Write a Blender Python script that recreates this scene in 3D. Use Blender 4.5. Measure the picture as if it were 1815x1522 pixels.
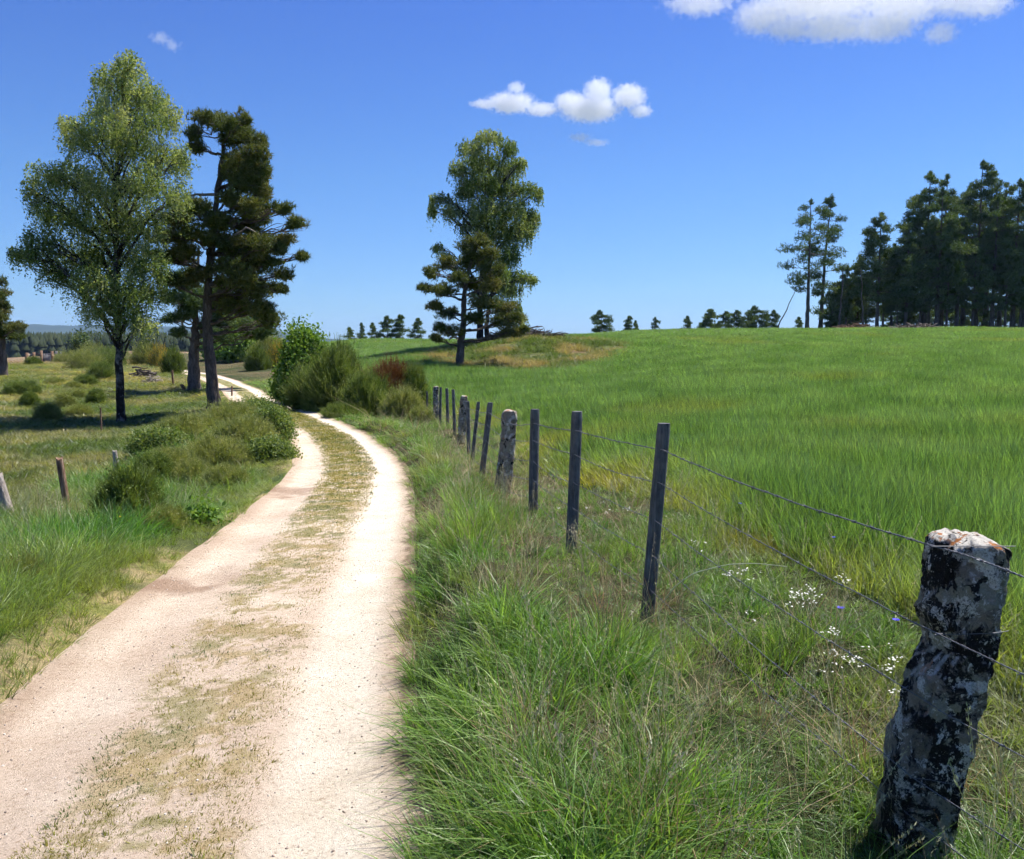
import bpy, math, random
import numpy as np
from mathutils import Vector
for o in list(bpy.data.objects): bpy.data.objects.remove(o)
C = bpy.context.scene
COL = C.collection
rng = np.random.default_rng(7)
random.seed(7)

# ------------------------------------------------------------ camera, sky, sun, exposure
F, W2, H2, HZ, EYE = 1550.0, 907.5, 761.0, 610.0, 1.8
PITCH = math.atan((H2 - HZ) / F)
cam_d = bpy.data.cameras.new('camera'); cam = bpy.data.objects.new('camera', cam_d); COL.objects.link(cam)
cam_d.sensor_width = 36.0; cam_d.lens = 36.0 * F / 1815.0
cam_d.clip_start = 0.05; cam_d.clip_end = 60000
cam.location = (0, 0, EYE); cam.rotation_euler = (math.pi / 2 - PITCH, 0, 0)
C.camera = cam
SUN_EL, SUN_AZ = math.radians(60), math.radians(52)      # azimuth clockwise from +Y
world = bpy.data.worlds.new('World'); C.world = world; world.use_nodes = True
wn, wl = world.node_tree.nodes, world.node_tree.links
bgn = wn['Background']
sky = wn.new('ShaderNodeTexSky'); sky.sky_type = 'NISHITA'; sky.sun_disc = False
sky.sun_elevation = SUN_EL; sky.sun_rotation = SUN_AZ
sky.altitude = 1100; sky.air_density = 1.25; sky.dust_density = 0.25; sky.ozone_density = 3.0
bgn.inputs['Strength'].default_value = 0.088
# the clear deep blue of mountain air: the sky's own colour, filtered by height above the horizon
tcw = wn.new('ShaderNodeTexCoord'); spw = wn.new('ShaderNodeSeparateXYZ'); wl.new(tcw.outputs['Generated'], spw.inputs[0])
rw = wn.new('ShaderNodeValToRGB'); wl.new(spw.outputs[2], rw.inputs[0])
SKYMUL = [(0.0, (.385, .590, .99)), (.03, (.37, .575, .96)), (.08, (.355, .545, .90)), (.18, (.35, .54, .87)), (.37, (.295, .455, .91)), (1.0, (.35, .5, .95))]
while len(rw.color_ramp.elements) < len(SKYMUL): rw.color_ramp.elements.new(.5)
for e_, (p_, c_) in zip(rw.color_ramp.elements, SKYMUL): e_.position = p_; e_.color = (*c_, 1)
mw = wn.new('ShaderNodeMix'); mw.data_type = 'RGBA'; mw.blend_type = 'MULTIPLY'; mw.inputs[0].default_value = 1
wl.new(sky.outputs[0], mw.inputs[6]); wl.new(rw.outputs[0], mw.inputs[7]); wl.new(mw.outputs[2], bgn.inputs['Color'])
sun_d = bpy.data.lights.new('sun', 'SUN'); sun = bpy.data.objects.new('sun', sun_d); COL.objects.link(sun)
sun_d.energy = 4.9; sun_d.angle = math.radians(0.53); sun_d.color = (1.0, 0.955, 0.88)
sv = Vector((math.cos(SUN_EL) * math.sin(SUN_AZ), math.cos(SUN_EL) * math.cos(SUN_AZ), math.sin(SUN_EL)))
sun.rotation_euler = sv.to_track_quat('Z', 'Y').to_euler()
C.view_settings.view_transform = 'Standard'; C.view_settings.look = 'None'
C.view_settings.exposure = 0.82; C.view_settings.gamma = 1.0
cy = C.cycles
cy.use_adaptive_sampling = True; cy.adaptive_threshold = .03; cy.adaptive_min_samples = 12
cy.max_bounces = 16; cy.diffuse_bounces = 2; cy.glossy_bounces = 2; cy.transmission_bounces = 3
cy.transparent_max_bounces = 8; cy.volume_bounces = 16; cy.use_denoising = True
cy.sample_clamp_indirect = 6.0; cy.caustics_reflective = False; cy.caustics_refractive = False

# ------------------------------------------------------------ helpers
def P(u, v, Y):
    """the world point at forward distance Y (metres) seen at photo pixel u, v"""
    a = (u - W2) / F; b = -(v - H2) / F
    y = math.cos(PITCH) + b * math.sin(PITCH); z = -math.sin(PITCH) + b * math.cos(PITCH)
    return np.array([a * Y / y, Y, EYE + z * Y / y])
def px(n, Y): return n * Y / F          # size in metres of n photo pixels at distance Y

_tab = np.random.default_rng(3).random((257, 257))
def vnoise(x, y):
    x = np.asarray(x, float); y = np.asarray(y, float)
    xi = np.floor(x).astype(int); yi = np.floor(y).astype(int); fx = x - xi; fy = y - yi
    fx = fx * fx * (3 - 2 * fx); fy = fy * fy * (3 - 2 * fy)
    a = _tab[xi % 256, yi % 256]; b = _tab[(xi + 1) % 256, yi % 256]
    c = _tab[xi % 256, (yi + 1) % 256]; d = _tab[(xi + 1) % 256, (yi + 1) % 256]
    return (a * (1 - fx) + b * fx) * (1 - fy) + (c * (1 - fx) + d * fx) * fy
def fbm(x, y, s=1.0, o=3, seed=0):
    x = np.asarray(x, float) / s + 17.3 * seed; y = np.asarray(y, float) / s - 9.1 * seed
    r = 0; a = 1; t = 0
    for i in range(o):
        r = r + a * vnoise(x, y); t += a; a *= .5; x = x * 2.03 + 5.2; y = y * 2.03 + 1.3
    return r / t
def ss(a, b, x):
    t = np.clip((np.asarray(x, float) - a) / (b - a), 0, 1); return t * t * (3 - 2 * t)

def mesh_np(name, groups, attrs=None, smooth=False):
    """groups: list of (V (n,3), F (m,k)); attrs: {name: ('FACE'|'POINT', 'FLOAT'|'FLOAT_COLOR', data)}"""
    vs, li, ls = [], [], []; off = 0; lo = 0
    for V, Fc in groups:
        V = np.asarray(V, float); Fc = np.asarray(Fc, int)
        if len(Fc) == 0: continue
        vs.append(V); li.append((Fc + off).ravel()); k = Fc.shape[1]
        ls.append(lo + np.arange(len(Fc)) * k); lo += Fc.size; off += len(V)
    V = np.concatenate(vs); L = np.concatenate(li); S = np.concatenate(ls)
    me = bpy.data.meshes.new(name)
    me.vertices.add(len(V)); me.vertices.foreach_set('co', V.ravel())
    me.loops.add(len(L)); me.loops.foreach_set('vertex_index', L.astype(np.int32))
    me.polygons.add(len(S)); me.polygons.foreach_set('loop_start', S.astype(np.int32))
    if smooth: me.polygons.foreach_set('use_smooth', np.ones(len(S), bool))
    for an, (dom, ty, data) in (attrs or {}).items():
        at = me.attributes.new(an, ty, dom)
        if ty == 'FLOAT_COLOR':
            d = np.ones((len(data), 4)); d[:, :3] = data; at.data.foreach_set('color', d.ravel())
        elif ty == 'INT': at.data.foreach_set('value', np.asarray(data, np.int32))
        elif ty == 'FLOAT_VECTOR': at.data.foreach_set('vector', np.asarray(data, float).ravel())
        else: at.data.foreach_set('value', np.asarray(data, float))
    me.update(calc_edges=True)
    return me
def obj(name, me, mat=None, parent=None, loc=None, rotz=0.0, **props):
    o = bpy.data.objects.new(name, me)
    if mat is not None and me is not None and not me.materials: me.materials.append(mat)
    COL.objects.link(o)
    if parent is not None: o.parent = parent
    if loc is not None: o.location = [float(c) for c in loc]
    o.rotation_euler[2] = rotz
    for k, v in props.items(): o[k] = v
    return o
def thing(name, label, cat, loc, rotz=0.0, group=None):
    o = obj(name, None, None, None, loc, rotz, label=label, category=cat)
    if group: o['group'] = group
    return o
def copy_thing(src, loc, rotz=0.0, scale=(1, 1, 1), label=None, group=None):
    r = src.copy(); COL.objects.link(r); r.location = [float(c) for c in loc]; r.rotation_euler = (0, 0, rotz); r.scale = scale
    if label: r['label'] = label
    if group: r['group'] = group
    for ch in list(src.children):
        c = ch.copy(); COL.objects.link(c); c.parent = r
        for g in list(ch.children):
            d = g.copy(); COL.objects.link(d); d.parent = c
    return r
def tube(pts, rad, k=8, rough=0.0, cap=True):
    pts = np.asarray(pts, float); n = len(pts); rad = np.broadcast_to(np.asarray(rad, float), (n,))
    T = np.gradient(pts, axis=0); T /= np.linalg.norm(T, axis=1)[:, None] + 1e-9
    ref = np.array([0, 0, 1.0]) if abs(T[0, 2]) < .8 else np.array([0, 1.0, 0])
    A = np.cross(T, ref); A /= np.linalg.norm(A, axis=1)[:, None] + 1e-9; B = np.cross(T, A)
    th = np.linspace(0, 2 * np.pi, k, endpoint=False)
    R = rad[:, None] * (1 + rough * (rng.random((n, k)) - .5))
    V = pts[:, None] + R[..., None] * (np.cos(th)[None, :, None] * A[:, None] + np.sin(th)[None, :, None] * B[:, None])
    V = V.reshape(-1, 3)
    i = np.arange(n - 1)[:, None] * k; j = np.arange(k)[None]; jn = (j + 1) % k
    Fq = np.stack([i + j, i + jn, i + k + jn, i + k + j], -1).reshape(-1, 4)
    g = [(V, Fq)]
    if cap:
        c = np.stack([(n - 1) * k + np.arange(k)], 0); g.append((V, c))
    return g
def bend(a, b, n=6, sag=0.0, jit=0.0, r=None):
    a = np.asarray(a, float); b = np.asarray(b, float); t = np.linspace(0, 1, n)[:, None]
    p = a + (b - a) * t; p[:, 2] += (sag * 4 * t * (1 - t))[:, 0]
    L = np.linalg.norm(b - a)
    p[1:-1] += (rng.random((n - 2, 3)) - .5) * jit * L
    return p

# ------------------------------------------------------------ materials
def mat(name):
    m = bpy.data.materials.new(name); m.use_nodes = True
    nt = m.node_tree; nt.nodes.clear()
    out = nt.nodes.new('ShaderNodeOutputMaterial'); return m, nt, out
def N(nt, t, **kw):
    n = nt.nodes.new(t)
    for k, v in kw.items(): setattr(n, k, v)
    return n
def ramp(nt, stops, fac, interp='LINEAR'):
    r = N(nt, 'ShaderNodeValToRGB'); r.color_ramp.interpolation = interp
    e = r.color_ramp.elements
    while len(e) < len(stops): e.new(0.5)
    for x, (p, c) in zip(e, stops): x.position = p; x.color = (*c, 1)
    nt.links.new(fac, r.inputs[0]); return r.outputs[0]
def noise(nt, scale, detail=4, rough=.55, vec=None, dist=0.0):
    n = N(nt, 'ShaderNodeTexNoise'); n.inputs['Scale'].default_value = scale; n.inputs['Detail'].default_value = detail
    n.inputs['Roughness'].default_value = rough; n.inputs['Distortion'].default_value = dist
    if vec is None:
        g = N(nt, 'ShaderNodeNewGeometry'); vec = g.outputs['Position']
    nt.links.new(vec, n.inputs['Vector']); return n.outputs[0]
def mixc(nt, fac, a, b, mode='MIX'):
    m = N(nt, 'ShaderNodeMix', data_type='RGBA', blend_type=mode)
    for s, x in ((m.inputs[0], fac), (m.inputs[6], a), (m.inputs[7], b)):
        if isinstance(x, (int, float)): s.default_value = x
        elif isinstance(x, tuple): s.default_value = (*x, 1)
        else: nt.links.new(x, s)
    return m.outputs[2]
def math_n(nt, op, a, b=0.0, c=0.0):
    m = N(nt, 'ShaderNodeMath', operation=op)
    for s, x in zip(m.inputs, (a, b, c)):
        if isinstance(x, (int, float)): s.default_value = x
        else: nt.links.new(x, s)
    return m.outputs[0]
def pbsdf(nt, out, col, rough=.8, spec=.3, bump=None, bump_d=.01, bump_s=1.0):
    p = N(nt, 'ShaderNodeBsdfPrincipled')
    if isinstance(col, tuple): p.inputs['Base Color'].default_value = (*col, 1)
    else: nt.links.new(col, p.inputs['Base Color'])
    p.inputs['Roughness'].default_value = rough; p.inputs['Specular IOR Level'].default_value = spec
    if bump is not None:
        b = N(nt, 'ShaderNodeBump'); b.inputs['Distance'].default_value = bump_d; b.inputs['Strength'].default_value = bump_s
        nt.links.new(bump, b.inputs['Height']); nt.links.new(b.outputs[0], p.inputs['Normal'])
    if out is not None: nt.links.new(p.outputs[0], out.inputs[0])
    return p
def leaf_mat(name, stops, trans=.35, inst=False, rough=.55, spec=.25, tcol=(1.25, 1.2, .55)):
    """stops: colour ramp over the face attribute tone; inst: multiply by the per-clump colour tint"""
    m, nt, out = mat(name)
    a = N(nt, 'ShaderNodeAttribute', attribute_name='tone')
    if inst:
        t = N(nt, 'ShaderNodeAttribute', attribute_name='tint', attribute_type='INSTANCER')
        k = math_n(nt, 'MULTIPLY_ADD', a.outputs['Fac'], 1.0, .5)
        col = mixc(nt, 1.0, t.outputs['Color'], k, 'MULTIPLY')
    else: col = ramp(nt, stops, a.outputs['Fac'])
    p = pbsdf(nt, None, col, rough, spec)
    tr = N(nt, 'ShaderNodeBsdfTranslucent'); nt.links.new(mixc(nt, 1.0, col, tcol, 'MULTIPLY'), tr.inputs[0])
    mx = N(nt, 'ShaderNodeMixShader'); mx.inputs[0].default_value = trans
    nt.links.new(p.outputs[0], mx.inputs[1]); nt.links.new(tr.outputs[0], mx.inputs[2]); nt.links.new(mx.outputs[0], out.inputs[0])
    return m
# ------------------------------------------------------------ the lie of the land
# surveyed points (photo u, photo v, distance): the ground passes through each of them
CTRL = [
 # track
 (250,1522,3.06),(372,1240,4.6),(516,1010,7.75),(589,900,11.5),(606,870,13.4),(622,830,16.6),(610,800,19.7),(585,770,23.9),(550,752,27),(510,732,31),(465,712,38),
 (428,690,50),(395,675,58),(352,662,68),(300,655,80),
 # fence line
 (1640,1560,2.75),(1148,1095,5.1),(1012,985,7),(945,912,9.5),(888,885,11.5),(853,847,13.1),(835,830,15),(816,790,20),(794,760,24),(773,747,28),(700,742,31),(640,720,38),(560,690,48),(500,668,60),
 # wheat field (ground under the crop)
 (1500,975,6.3),(1500,862,10),(1500,732,20),(1500,643,40),(1500,610,60),(1500,590,80),(1500,586,95),(1500,590,118),(1500,625,170),
 (1800,1100,5.0),(1800,930,7.5),(1800,800,13),(1800,650,36),(1800,598,70),(1800,586,92),(1800,592,118),(1800,625,170),
 (1150,860,10),(1150,740,20),(1150,670,35),(1150,626,52),(1150,599,75),(1150,589,92),(1150,596,115),(1150,625,170),
 (930,770,20),(900,712,30),(880,672,42),(900,655,48),(1000,636,53),(1090,606,68),(1100,592,90),(980,602,90),
 # mound
 (860,605,62),(930,596,61),(1000,598,62),(1070,598,65),(820,628,56),(815,650,50),(760,655,46),(930,612,70),
 # green field left of the mound
 (640,645,55),(640,605,100),(740,612,85),(740,605,105),(700,625,68),(620,625,170),(860,625,170),(450,627,100),(420,650,84),(400,626,130),(500,640,82),
 # left verge and pasture
 (0,1120,5.6),(150,1040,7.0),(0,1000,7.8),(250,960,9.5),(20,915,11),(115,912,13),(205,880,15),(330,880,15.5),(450,830,18),(480,770,23),(440,735,29),(360,800,20),
 (0,860,17),(100,800,23),(150,797,24),(250,794,24),(200,852,17.5),(300,765,30),(340,748,34),(60,775,28),(160,772,29),(0,775,28),(213,748,35),(378,728,38),(330,740,34),(100,735,38),(0,720,42),(100,690,52),(0,680,56),(200,675,58),(0,650,78),(150,648,78),
 (280,700,50),(330,690,54),(260,655,76),(60,640,105),(60,632,150),(200,622,150),(300,632,110),(60,640,420),(250,640,420),
]
_az, _lr, _z = [], [], []
for u, v, Y in CTRL:
    p = P(u, v, Y); _az.append(math.atan2(p[0], p[1])); _lr.append(math.log(math.hypot(p[0], p[1]))); _z.append(p[2])
for a in (-.9, -.6, -.2, .2, .6, .9):
    for R, z in ((1.5, 0.0), (2.3, 0.0)): _az.append(a); _lr.append(math.log(R)); _z.append(z if a < .3 else z + .15)
for a, zz in ((-.75, -.9), (.75, .3)):
    for R, k in ((6, .5), (20, 1), (60, 1.0), (110, .8)): _az.append(a); _lr.append(math.log(R)); _z.append(zz * k + (0.8 if (a > 0 and R >= 60) else 0))
for a in (-.8, -.3, .2, .8): _az.append(a); _lr.append(math.log(420)); _z.append(-9.0)
KX = 4.0
_X = np.stack([np.array(_az) * KX, np.array(_lr) * 1.6], 1); _z = np.array(_z)
def _phi(r2): return .5 * r2 * np.log(r2 + 1e-12)
_n = len(_X); _K = _phi(((_X[:, None] - _X[None]) ** 2).sum(-1)) + np.eye(_n) * .012
_Pm = np.c_[np.ones(_n), _X]; _A = np.block([[_K, _Pm], [_Pm.T, np.zeros((3, 3))]])
_w = np.linalg.solve(_A, np.r_[_z, 0, 0, 0])
def rbf(x, y):
    x = np.asarray(x, float); y = np.asarray(y, float); sh = x.shape; x = x.ravel(); y = y.ravel()
    az = np.clip(np.arctan2(x, y), -.85, .85) * KX; R = np.hypot(x, y)
    lr = np.log(np.clip(R, 1.6, 420)) * 1.6; out = np.empty(len(x))
    for s in range(0, len(x), 50000):
        q = np.stack([az[s:s + 50000], lr[s:s + 50000]], 1)
        d = ((q[:, None] - _X[None]) ** 2).sum(-1)
        out[s:s + 50000] = _phi(d) @ _w[:_n] + _w[_n] + q @ _w[_n + 1:]
    out = np.where(R > 420, out - (R - 420) * .012, out)
    return out.reshape(sh)
# centre line of the track, x as a function of y
_rc = np.array([P(u, v, Y)[:2] for u, v, Y in CTRL[:15]])
_ry = np.r_[-40, 0, 1.5, _rc[:, 1], 110]; _rx = np.r_[-1.0, -1.30, -1.36, _rc[:, 0], _rc[-1, 0] - 16]
_fy = np.linspace(-40, 110, 1501); _fx = np.interp(_fy, _ry, _rx)
_k = np.exp(-.5 * (np.arange(-15, 16) / 6) ** 2); _k /= _k.sum(); _fx = np.convolve(np.pad(_fx, 15, 'edge'), _k, 'valid')
_sl = np.gradient(_fx, _fy)
def road_x(y): return np.interp(y, _fy, _fx)
def road_d(x, y):
    """signed distance from the centre of the track, + to its right"""
    s = np.interp(y, _fy, _sl); return (x - road_x(y)) / np.sqrt(1 + s * s)
HW = 1.08
FENCE = np.array([P(u, v, Y)[:2] for u, v, Y in CTRL[15:29]])
def fence_x(y): return np.interp(y, np.r_[-30, .2, FENCE[:, 1], 90, 130], np.r_[2.2, 1.95, FENCE[:, 0], -26, -38])
def mound(x, y):
    c = P(925, 620, 55.5)
    return np.clip(1.25 - np.hypot((x - c[0]) / 5.6, (y - 55.5) / 8.0) + .35 * (fbm(x, y, 3.0, 3, 5) - .5), 0, 1)
_zc = None
def height(x, y):
    global _zc
    x = np.asarray(x, float); y = np.asarray(y, float)
    if _zc is None: _zc = rbf(_fx, _fy); _zc = np.convolve(np.pad(_zc, 10, 'edge'), np.ones(21) / 21, 'valid')
    z = rbf(x, y); d = road_d(x, y); ad = np.abs(d)
    z = z + .10 * (fbm(x, y, 2.6, 3, 1) - .5) * np.clip(np.hypot(x, y) / 12, .3, 2.0) + .10 * (fbm(x, y, .55, 2, 2) - .5) * ss(HW, HW + .5, ad) * ss(120, 25, y)
    on = ss(130, 90, y) * ss(-30, -10, y)
    z = z + on * ss(60, 30, y) * (d > 0) * (.22 * ss(HW + .0, HW + .14, ad) * ss(2.6, 1.5, ad))
    z = z + on * (d < 0) * (.05 * ss(HW, HW + .3, ad) * ss(2.6, 1.5, ad))
    zr = np.interp(y, _fy, _zc) - .035 * np.exp(-((ad - .72) / .26) ** 2) + .012 * (fbm(x, y, .35, 2, 9) - .5)
    t = ss(HW + .02, HW + .5, ad) * on + (1 - on)
    z = zr * (1 - t) + z * t
    m = mound(x, y); z = z + .35 * m * (fbm(x, y, 2.2, 3, 4) - .3)
    return z
_GX = None
def ground_at(u, v, y0=2.5, y1=160):
    """the ground point seen at photo pixel u, v"""
    Y = np.exp(np.linspace(math.log(y0), math.log(y1), 700))
    a = (u - W2) / F; b = -(v - H2) / F; yy = math.cos(PITCH) + b * math.sin(PITCH); zz = -math.sin(PITCH) + b * math.cos(PITCH)
    x = a * Y / yy; z = EYE + zz * Y / yy; h = height(x, Y); k = np.nonzero(z < h)[0]
    i = k[0] if len(k) else int(np.argmin(z - h))
    return np.array([x[i], Y[i], h[i]])
def on_ground(x, y): return np.array([x, y, float(height(np.array([x]), np.array([y]))[0])])
def at(u, Y):
    a = (u - W2) / F * Y; return on_ground(a, Y)

# zones
def zones(x, y):
    d = road_d(x, y); df = x - fence_x(y); w = .45 * (fbm(x, y, 1.3, 3, 6) - .5)
    az = np.arctan2(x, y); m = mound(x, y)
    road = np.abs(d) < HW
    right = d > 0
    margin = 1.45 + 1.4 * w - .35 * ss(4, 12, y)
    wheat = right & (df > margin) & (m <= .12) & (y < 150)
    bank = right & ~road & ~wheat & (m <= .12)
    lv = (d < 0) & ~road & (d > -4.2 - 1.2 * ss(8, 12, y) + 2.2 * ss(15, 22, y) + 1.6 * ss(26, 40, y) + w * 2)
    past = (d < 0) & ~road & ~lv
    return dict(d=d, df=df, m=m, road=road, wheat=wheat, bank=bank, lv=lv, past=past, mound=right & (m > .12), az=az)

def lerp(a, b, t): return np.asarray(a)[None] * (1 - t[:, None]) + np.asarray(b)[None] * t[:, None]
def ground_colour(x, y):
    Z = zones(x, y); n1 = fbm(x, y, 2.5, 4, 11); n2 = fbm(x, y, 9, 3, 12); R = np.hypot(x, y)
    c = lerp((.05, .065, .022), (.12, .10, .05), ss(.35, .7, n1))
    wh = lerp((.075, .125, .035), (.10, .145, .045), ss(.35, .65, n2)); wh = wh * (1 - .35 * ss(.62, .72, fbm(x, y * .6, 7, 3, 21)))[:, None] + np.array([.12, .11, .04])[None] * (.20 * ss(.62, .72, fbm(x, y * .6, 7, 3, 21)))[:, None]
    c[Z['wheat']] = wh[Z['wheat']]
    pa = lerp((.085, .125, .030), (.25, .225, .10), np.clip(ss(.36, .70, n1) * .9 + .25 * ss(40, 60, R) - .35 * ss(24, 17, R), 0, 1))
    gr = ss(-.34, -.30, Z['az']) * ss(30, 38, R) * ss(75, 60, R); pa = pa * (1 - gr[:, None]) + lerp((.06, .13, .02), (.12, .16, .04), n1) * gr[:, None]
    far = ss(85, 100, R); pa = pa * (1 - far[:, None]) + lerp((.25, .16, .10), (.21, .17, .10), n2) * far[:, None]
    gf = ss(72, 76, R) * (Z['az'] > -.345); pa = pa * (1 - gf[:, None]) + np.array([.06, .13, .025])[None] * gf[:, None]
    c[Z['past']] = pa[Z['past']]
    c[Z['lv']] = lerp((.06, .12, .025), (.13, .13, .055), n1)[Z['lv']]
    mo = lerp((.20, .145, .075), (.10, .11, .04), ss(.38, .52, fbm(x, y, 2.0, 4, 14)))
    c[Z['mound']] = mo[Z['mound']]
    ve = ss(HW + .55, HW + .1, np.abs(Z['d'])) * ((Z['d'] < 0) * 1.0)
    ve = ve * ss(.30, .5, fbm(x, y, .9, 3, 19))
    c = c * (1 - ve[:, None]) + lerp((.24, .24, .07), (.42, .33, .17), ss(.35, .65, fbm(x, y, .4, 3, 18))) * ve[:, None]
    fr = ss(200, 300, R)[:, None]; c = c * (1 - fr) + np.array([[.10, .12, .05]]) * fr
    return np.clip(c, 0, 1)

# ground: one sheet, rings round the viewer, out to the horizon
aa = np.r_[np.linspace(-math.pi, -.95, 50)[:-1], np.linspace(-.95, .95, 760), np.linspace(.95, math.pi, 50)[1:]]
rr = np.r_[0.05, .6, 1.0, np.exp(np.linspace(math.log(1.3), math.log(170), 620)), np.exp(np.linspace(math.log(175), math.log(7200), 60))]
A2, R2 = np.meshgrid(aa, rr); gx = (R2 * np.sin(A2)).ravel(); gy = (R2 * np.cos(A2)).ravel()
gz = height(gx, gy)
dd = np.abs(road_d(gx, gy)); gz = gz - .07 * ss(HW + .06, HW - .06, dd) * ss(100, 95, gy) * (gy > -12)
na, nr = len(aa), len(rr)
i = np.arange(nr - 1)[:, None] * na; j = np.arange(na - 1)[None]
FQ = np.stack([i + j, i + j + 1, i + na + j + 1, i + na + j], -1).reshape(-1, 4)
gme = mesh_np('ground', [(np.c_[gx, gy, gz], FQ)], {'gcol': ('POINT', 'FLOAT_COLOR', ground_colour(gx, gy))}, smooth=True)
m, nt, out = mat('meadow_ground')
a = N(nt, 'ShaderNodeAttribute', attribute_name='gcol')
n1 = noise(nt, 9, 6, .7); n2 = noise(nt, 70, 4, .7)
col = mixc(nt, 1.0, a.outputs['Color'], ramp(nt, [(.25, (.55, .6, .5)), (.5, (1, 1, 1)), (.78, (1.5, 1.4, 1.25))], n1), 'MULTIPLY')
col = mixc(nt, .8, col, ramp(nt, [(.3, (.5, .5, .5)), (.7, (1.4, 1.4, 1.4))], n2), 'MULTIPLY')
pbsdf(nt, out, col, .95, .1, math_n(nt, 'ADD', n1, n2), .05, .8); M_ground = m
obj('ground', gme, M_ground, kind='structure')

# track: its own sheet, laid in the lowered bed
ys = np.exp(np.linspace(math.log(11), math.log(110), 900)) - 10.5
ys = np.r_[np.linspace(-10, .45, 40), ys]
uu = np.linspace(-1, 1, 61)
YY, UU = np.meshgrid(ys, uu, indexing='ij')
wob = .06 * (fbm(YY, YY * 0 + np.sign(UU) * 5, .8, 4, 31) - .5)
off = UU * (HW + .03 + wob)
sl = np.interp(YY, _fy, _sl); cs = 1 / np.sqrt(1 + sl * sl)
RX = road_x(YY) + off * cs; RY = YY - off * sl * cs
rz = height(RX.ravel(), RY.ravel()).reshape(RX.shape) + .004
tcoord = np.stack([off, YY, UU], -1).reshape(-1, 3)
i = np.arange(len(ys) - 1)[:, None] * 61; j = np.arange(60)[None]
FQ = np.stack([i + j, i + j + 1, i + 61 + j + 1, i + 61 + j], -1).reshape(-1, 4)
# real stain patches of the surface: damp brown earth in two hollows, olive film between the wheel tracks; also bank shade painted down the right edge
d_ = off.ravel(); x_, y_ = RX.ravel(), RY.ravel()
base = lerp((.61, .49, .375), (.70, .59, .46), ss(.3, .7, fbm(x_, y_, .9, 4, 41)))
base = base * (1 - ss(.35, .55, d_)[:, None] * ss(1.0, .8, d_)[:, None] * .6) + np.array([[.78, .72, .60]]) * (ss(.35, .55, d_) * ss(1.0, .8, d_) * .6)[:, None]
base = base * .96
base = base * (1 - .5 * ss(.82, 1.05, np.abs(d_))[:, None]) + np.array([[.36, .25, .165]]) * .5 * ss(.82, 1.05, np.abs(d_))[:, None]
bank_shade = (.75 * ss(1.00, 1.04, d_ + .22 * (fbm(x_, y_, .10, 4, 39) - .5)))[:, None]; base = base * (1 - bank_shade) + np.array([[.15, .105, .065]]) * bank_shade  # shade of the bank painted as a narrow dark brown band on the right edge
for (u, v, ru, rv) in ((292, 1040, .36, .30), (515, 873, .42, .75), (395, 1020, .3, .4)):
    q = ground_at(u, v); e = 1.15 - np.hypot((x_ - q[0]) / ru, (y_ - q[1]) / rv) + 1.5 * (fbm(x_, y_, .22, 4, 44) - .5)
    k = ss(0, .7, e) * (.65 if ru != .3 else .3); base = base * (1 - k[:, None]) + np.array([[.27, .17, .11]]) * k[:, None]
q = ground_at(650, 1027); k = ss(0, .3, 1 - np.hypot((x_ - q[0]) / .12, (y_ - q[1]) / .17)); base = base * (1 - k[:, None]) + np.array([[.86, .82, .74]]) * k[:, None]
strip = ss(.46, .26, np.abs(d_ + .02) + .2 * (fbm(x_, y_, .4, 2, 49) - .5)) * (.70 + .3 * ss(7, 14, y_))
film = strip * ss(.480, .505, .45 * fbm(x_, y_, .30, 3, 45) + .55 * fbm(x_, y_, .055, 3, 48) + .07 * ss(5, 14, y_))
base = base * (1 - .88 * film[:, None]) + .88 * film[:, None] * lerp((.17, .17, .028), (.34, .255, .085), ss(.3, .7, fbm(x_, y_, .3, 3, 46)))
far = ss(18, 40, y_) * strip * .7; base = base * (1 - far[:, None]) + far[:, None] * np.array([[.16, .17, .06]])
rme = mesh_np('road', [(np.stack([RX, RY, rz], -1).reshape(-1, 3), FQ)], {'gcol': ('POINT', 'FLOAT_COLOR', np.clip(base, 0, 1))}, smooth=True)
m, nt, out = mat('sandy_track')
a = N(nt, 'ShaderNodeAttribute', attribute_name='gcol')
n1 = noise(nt, 42, 5, .75); n2 = noise(nt, 190, 4, .75); n3 = noise(nt, 3.5, 4, .6)
v = N(nt, 'ShaderNodeTexVoronoi'); v.inputs['Scale'].default_value = 75
g_ = N(nt, 'ShaderNodeNewGeometry'); nt.links.new(g_.outputs['Position'], v.inputs['Vector'])
col = mixc(nt, 1.0, a.outputs['Color'], ramp(nt, [(.32, (.62, .52, .45)), (.44, (.97, .96, .94)), (.72, (1.18, 1.18, 1.2))], n1), 'MULTIPLY')
col = mixc(nt, .75, col, ramp(nt, [(.28, (.5, .42, .36)), (.45, (1, 1, 1)), (.8, (1.15, 1.15, 1.15))], n2), 'MULTIPLY')
col = mixc(nt, .6, col, ramp(nt, [(.3, (.85, .80, .74)), (.6, (1.05, 1.05, 1.05))], n3), 'MULTIPLY')
grit = ramp(nt, [(.0, (1, 1, 1)), (.16, (0, 0, 0))], v.outputs['Distance'])
pbsdf(nt, out, col, .95, .1, math_n(nt, 'ADD', math_n(nt, 'ADD', n1, n2), grit), .014, .9)
obj('road', rme, m, kind='structure')
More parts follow.
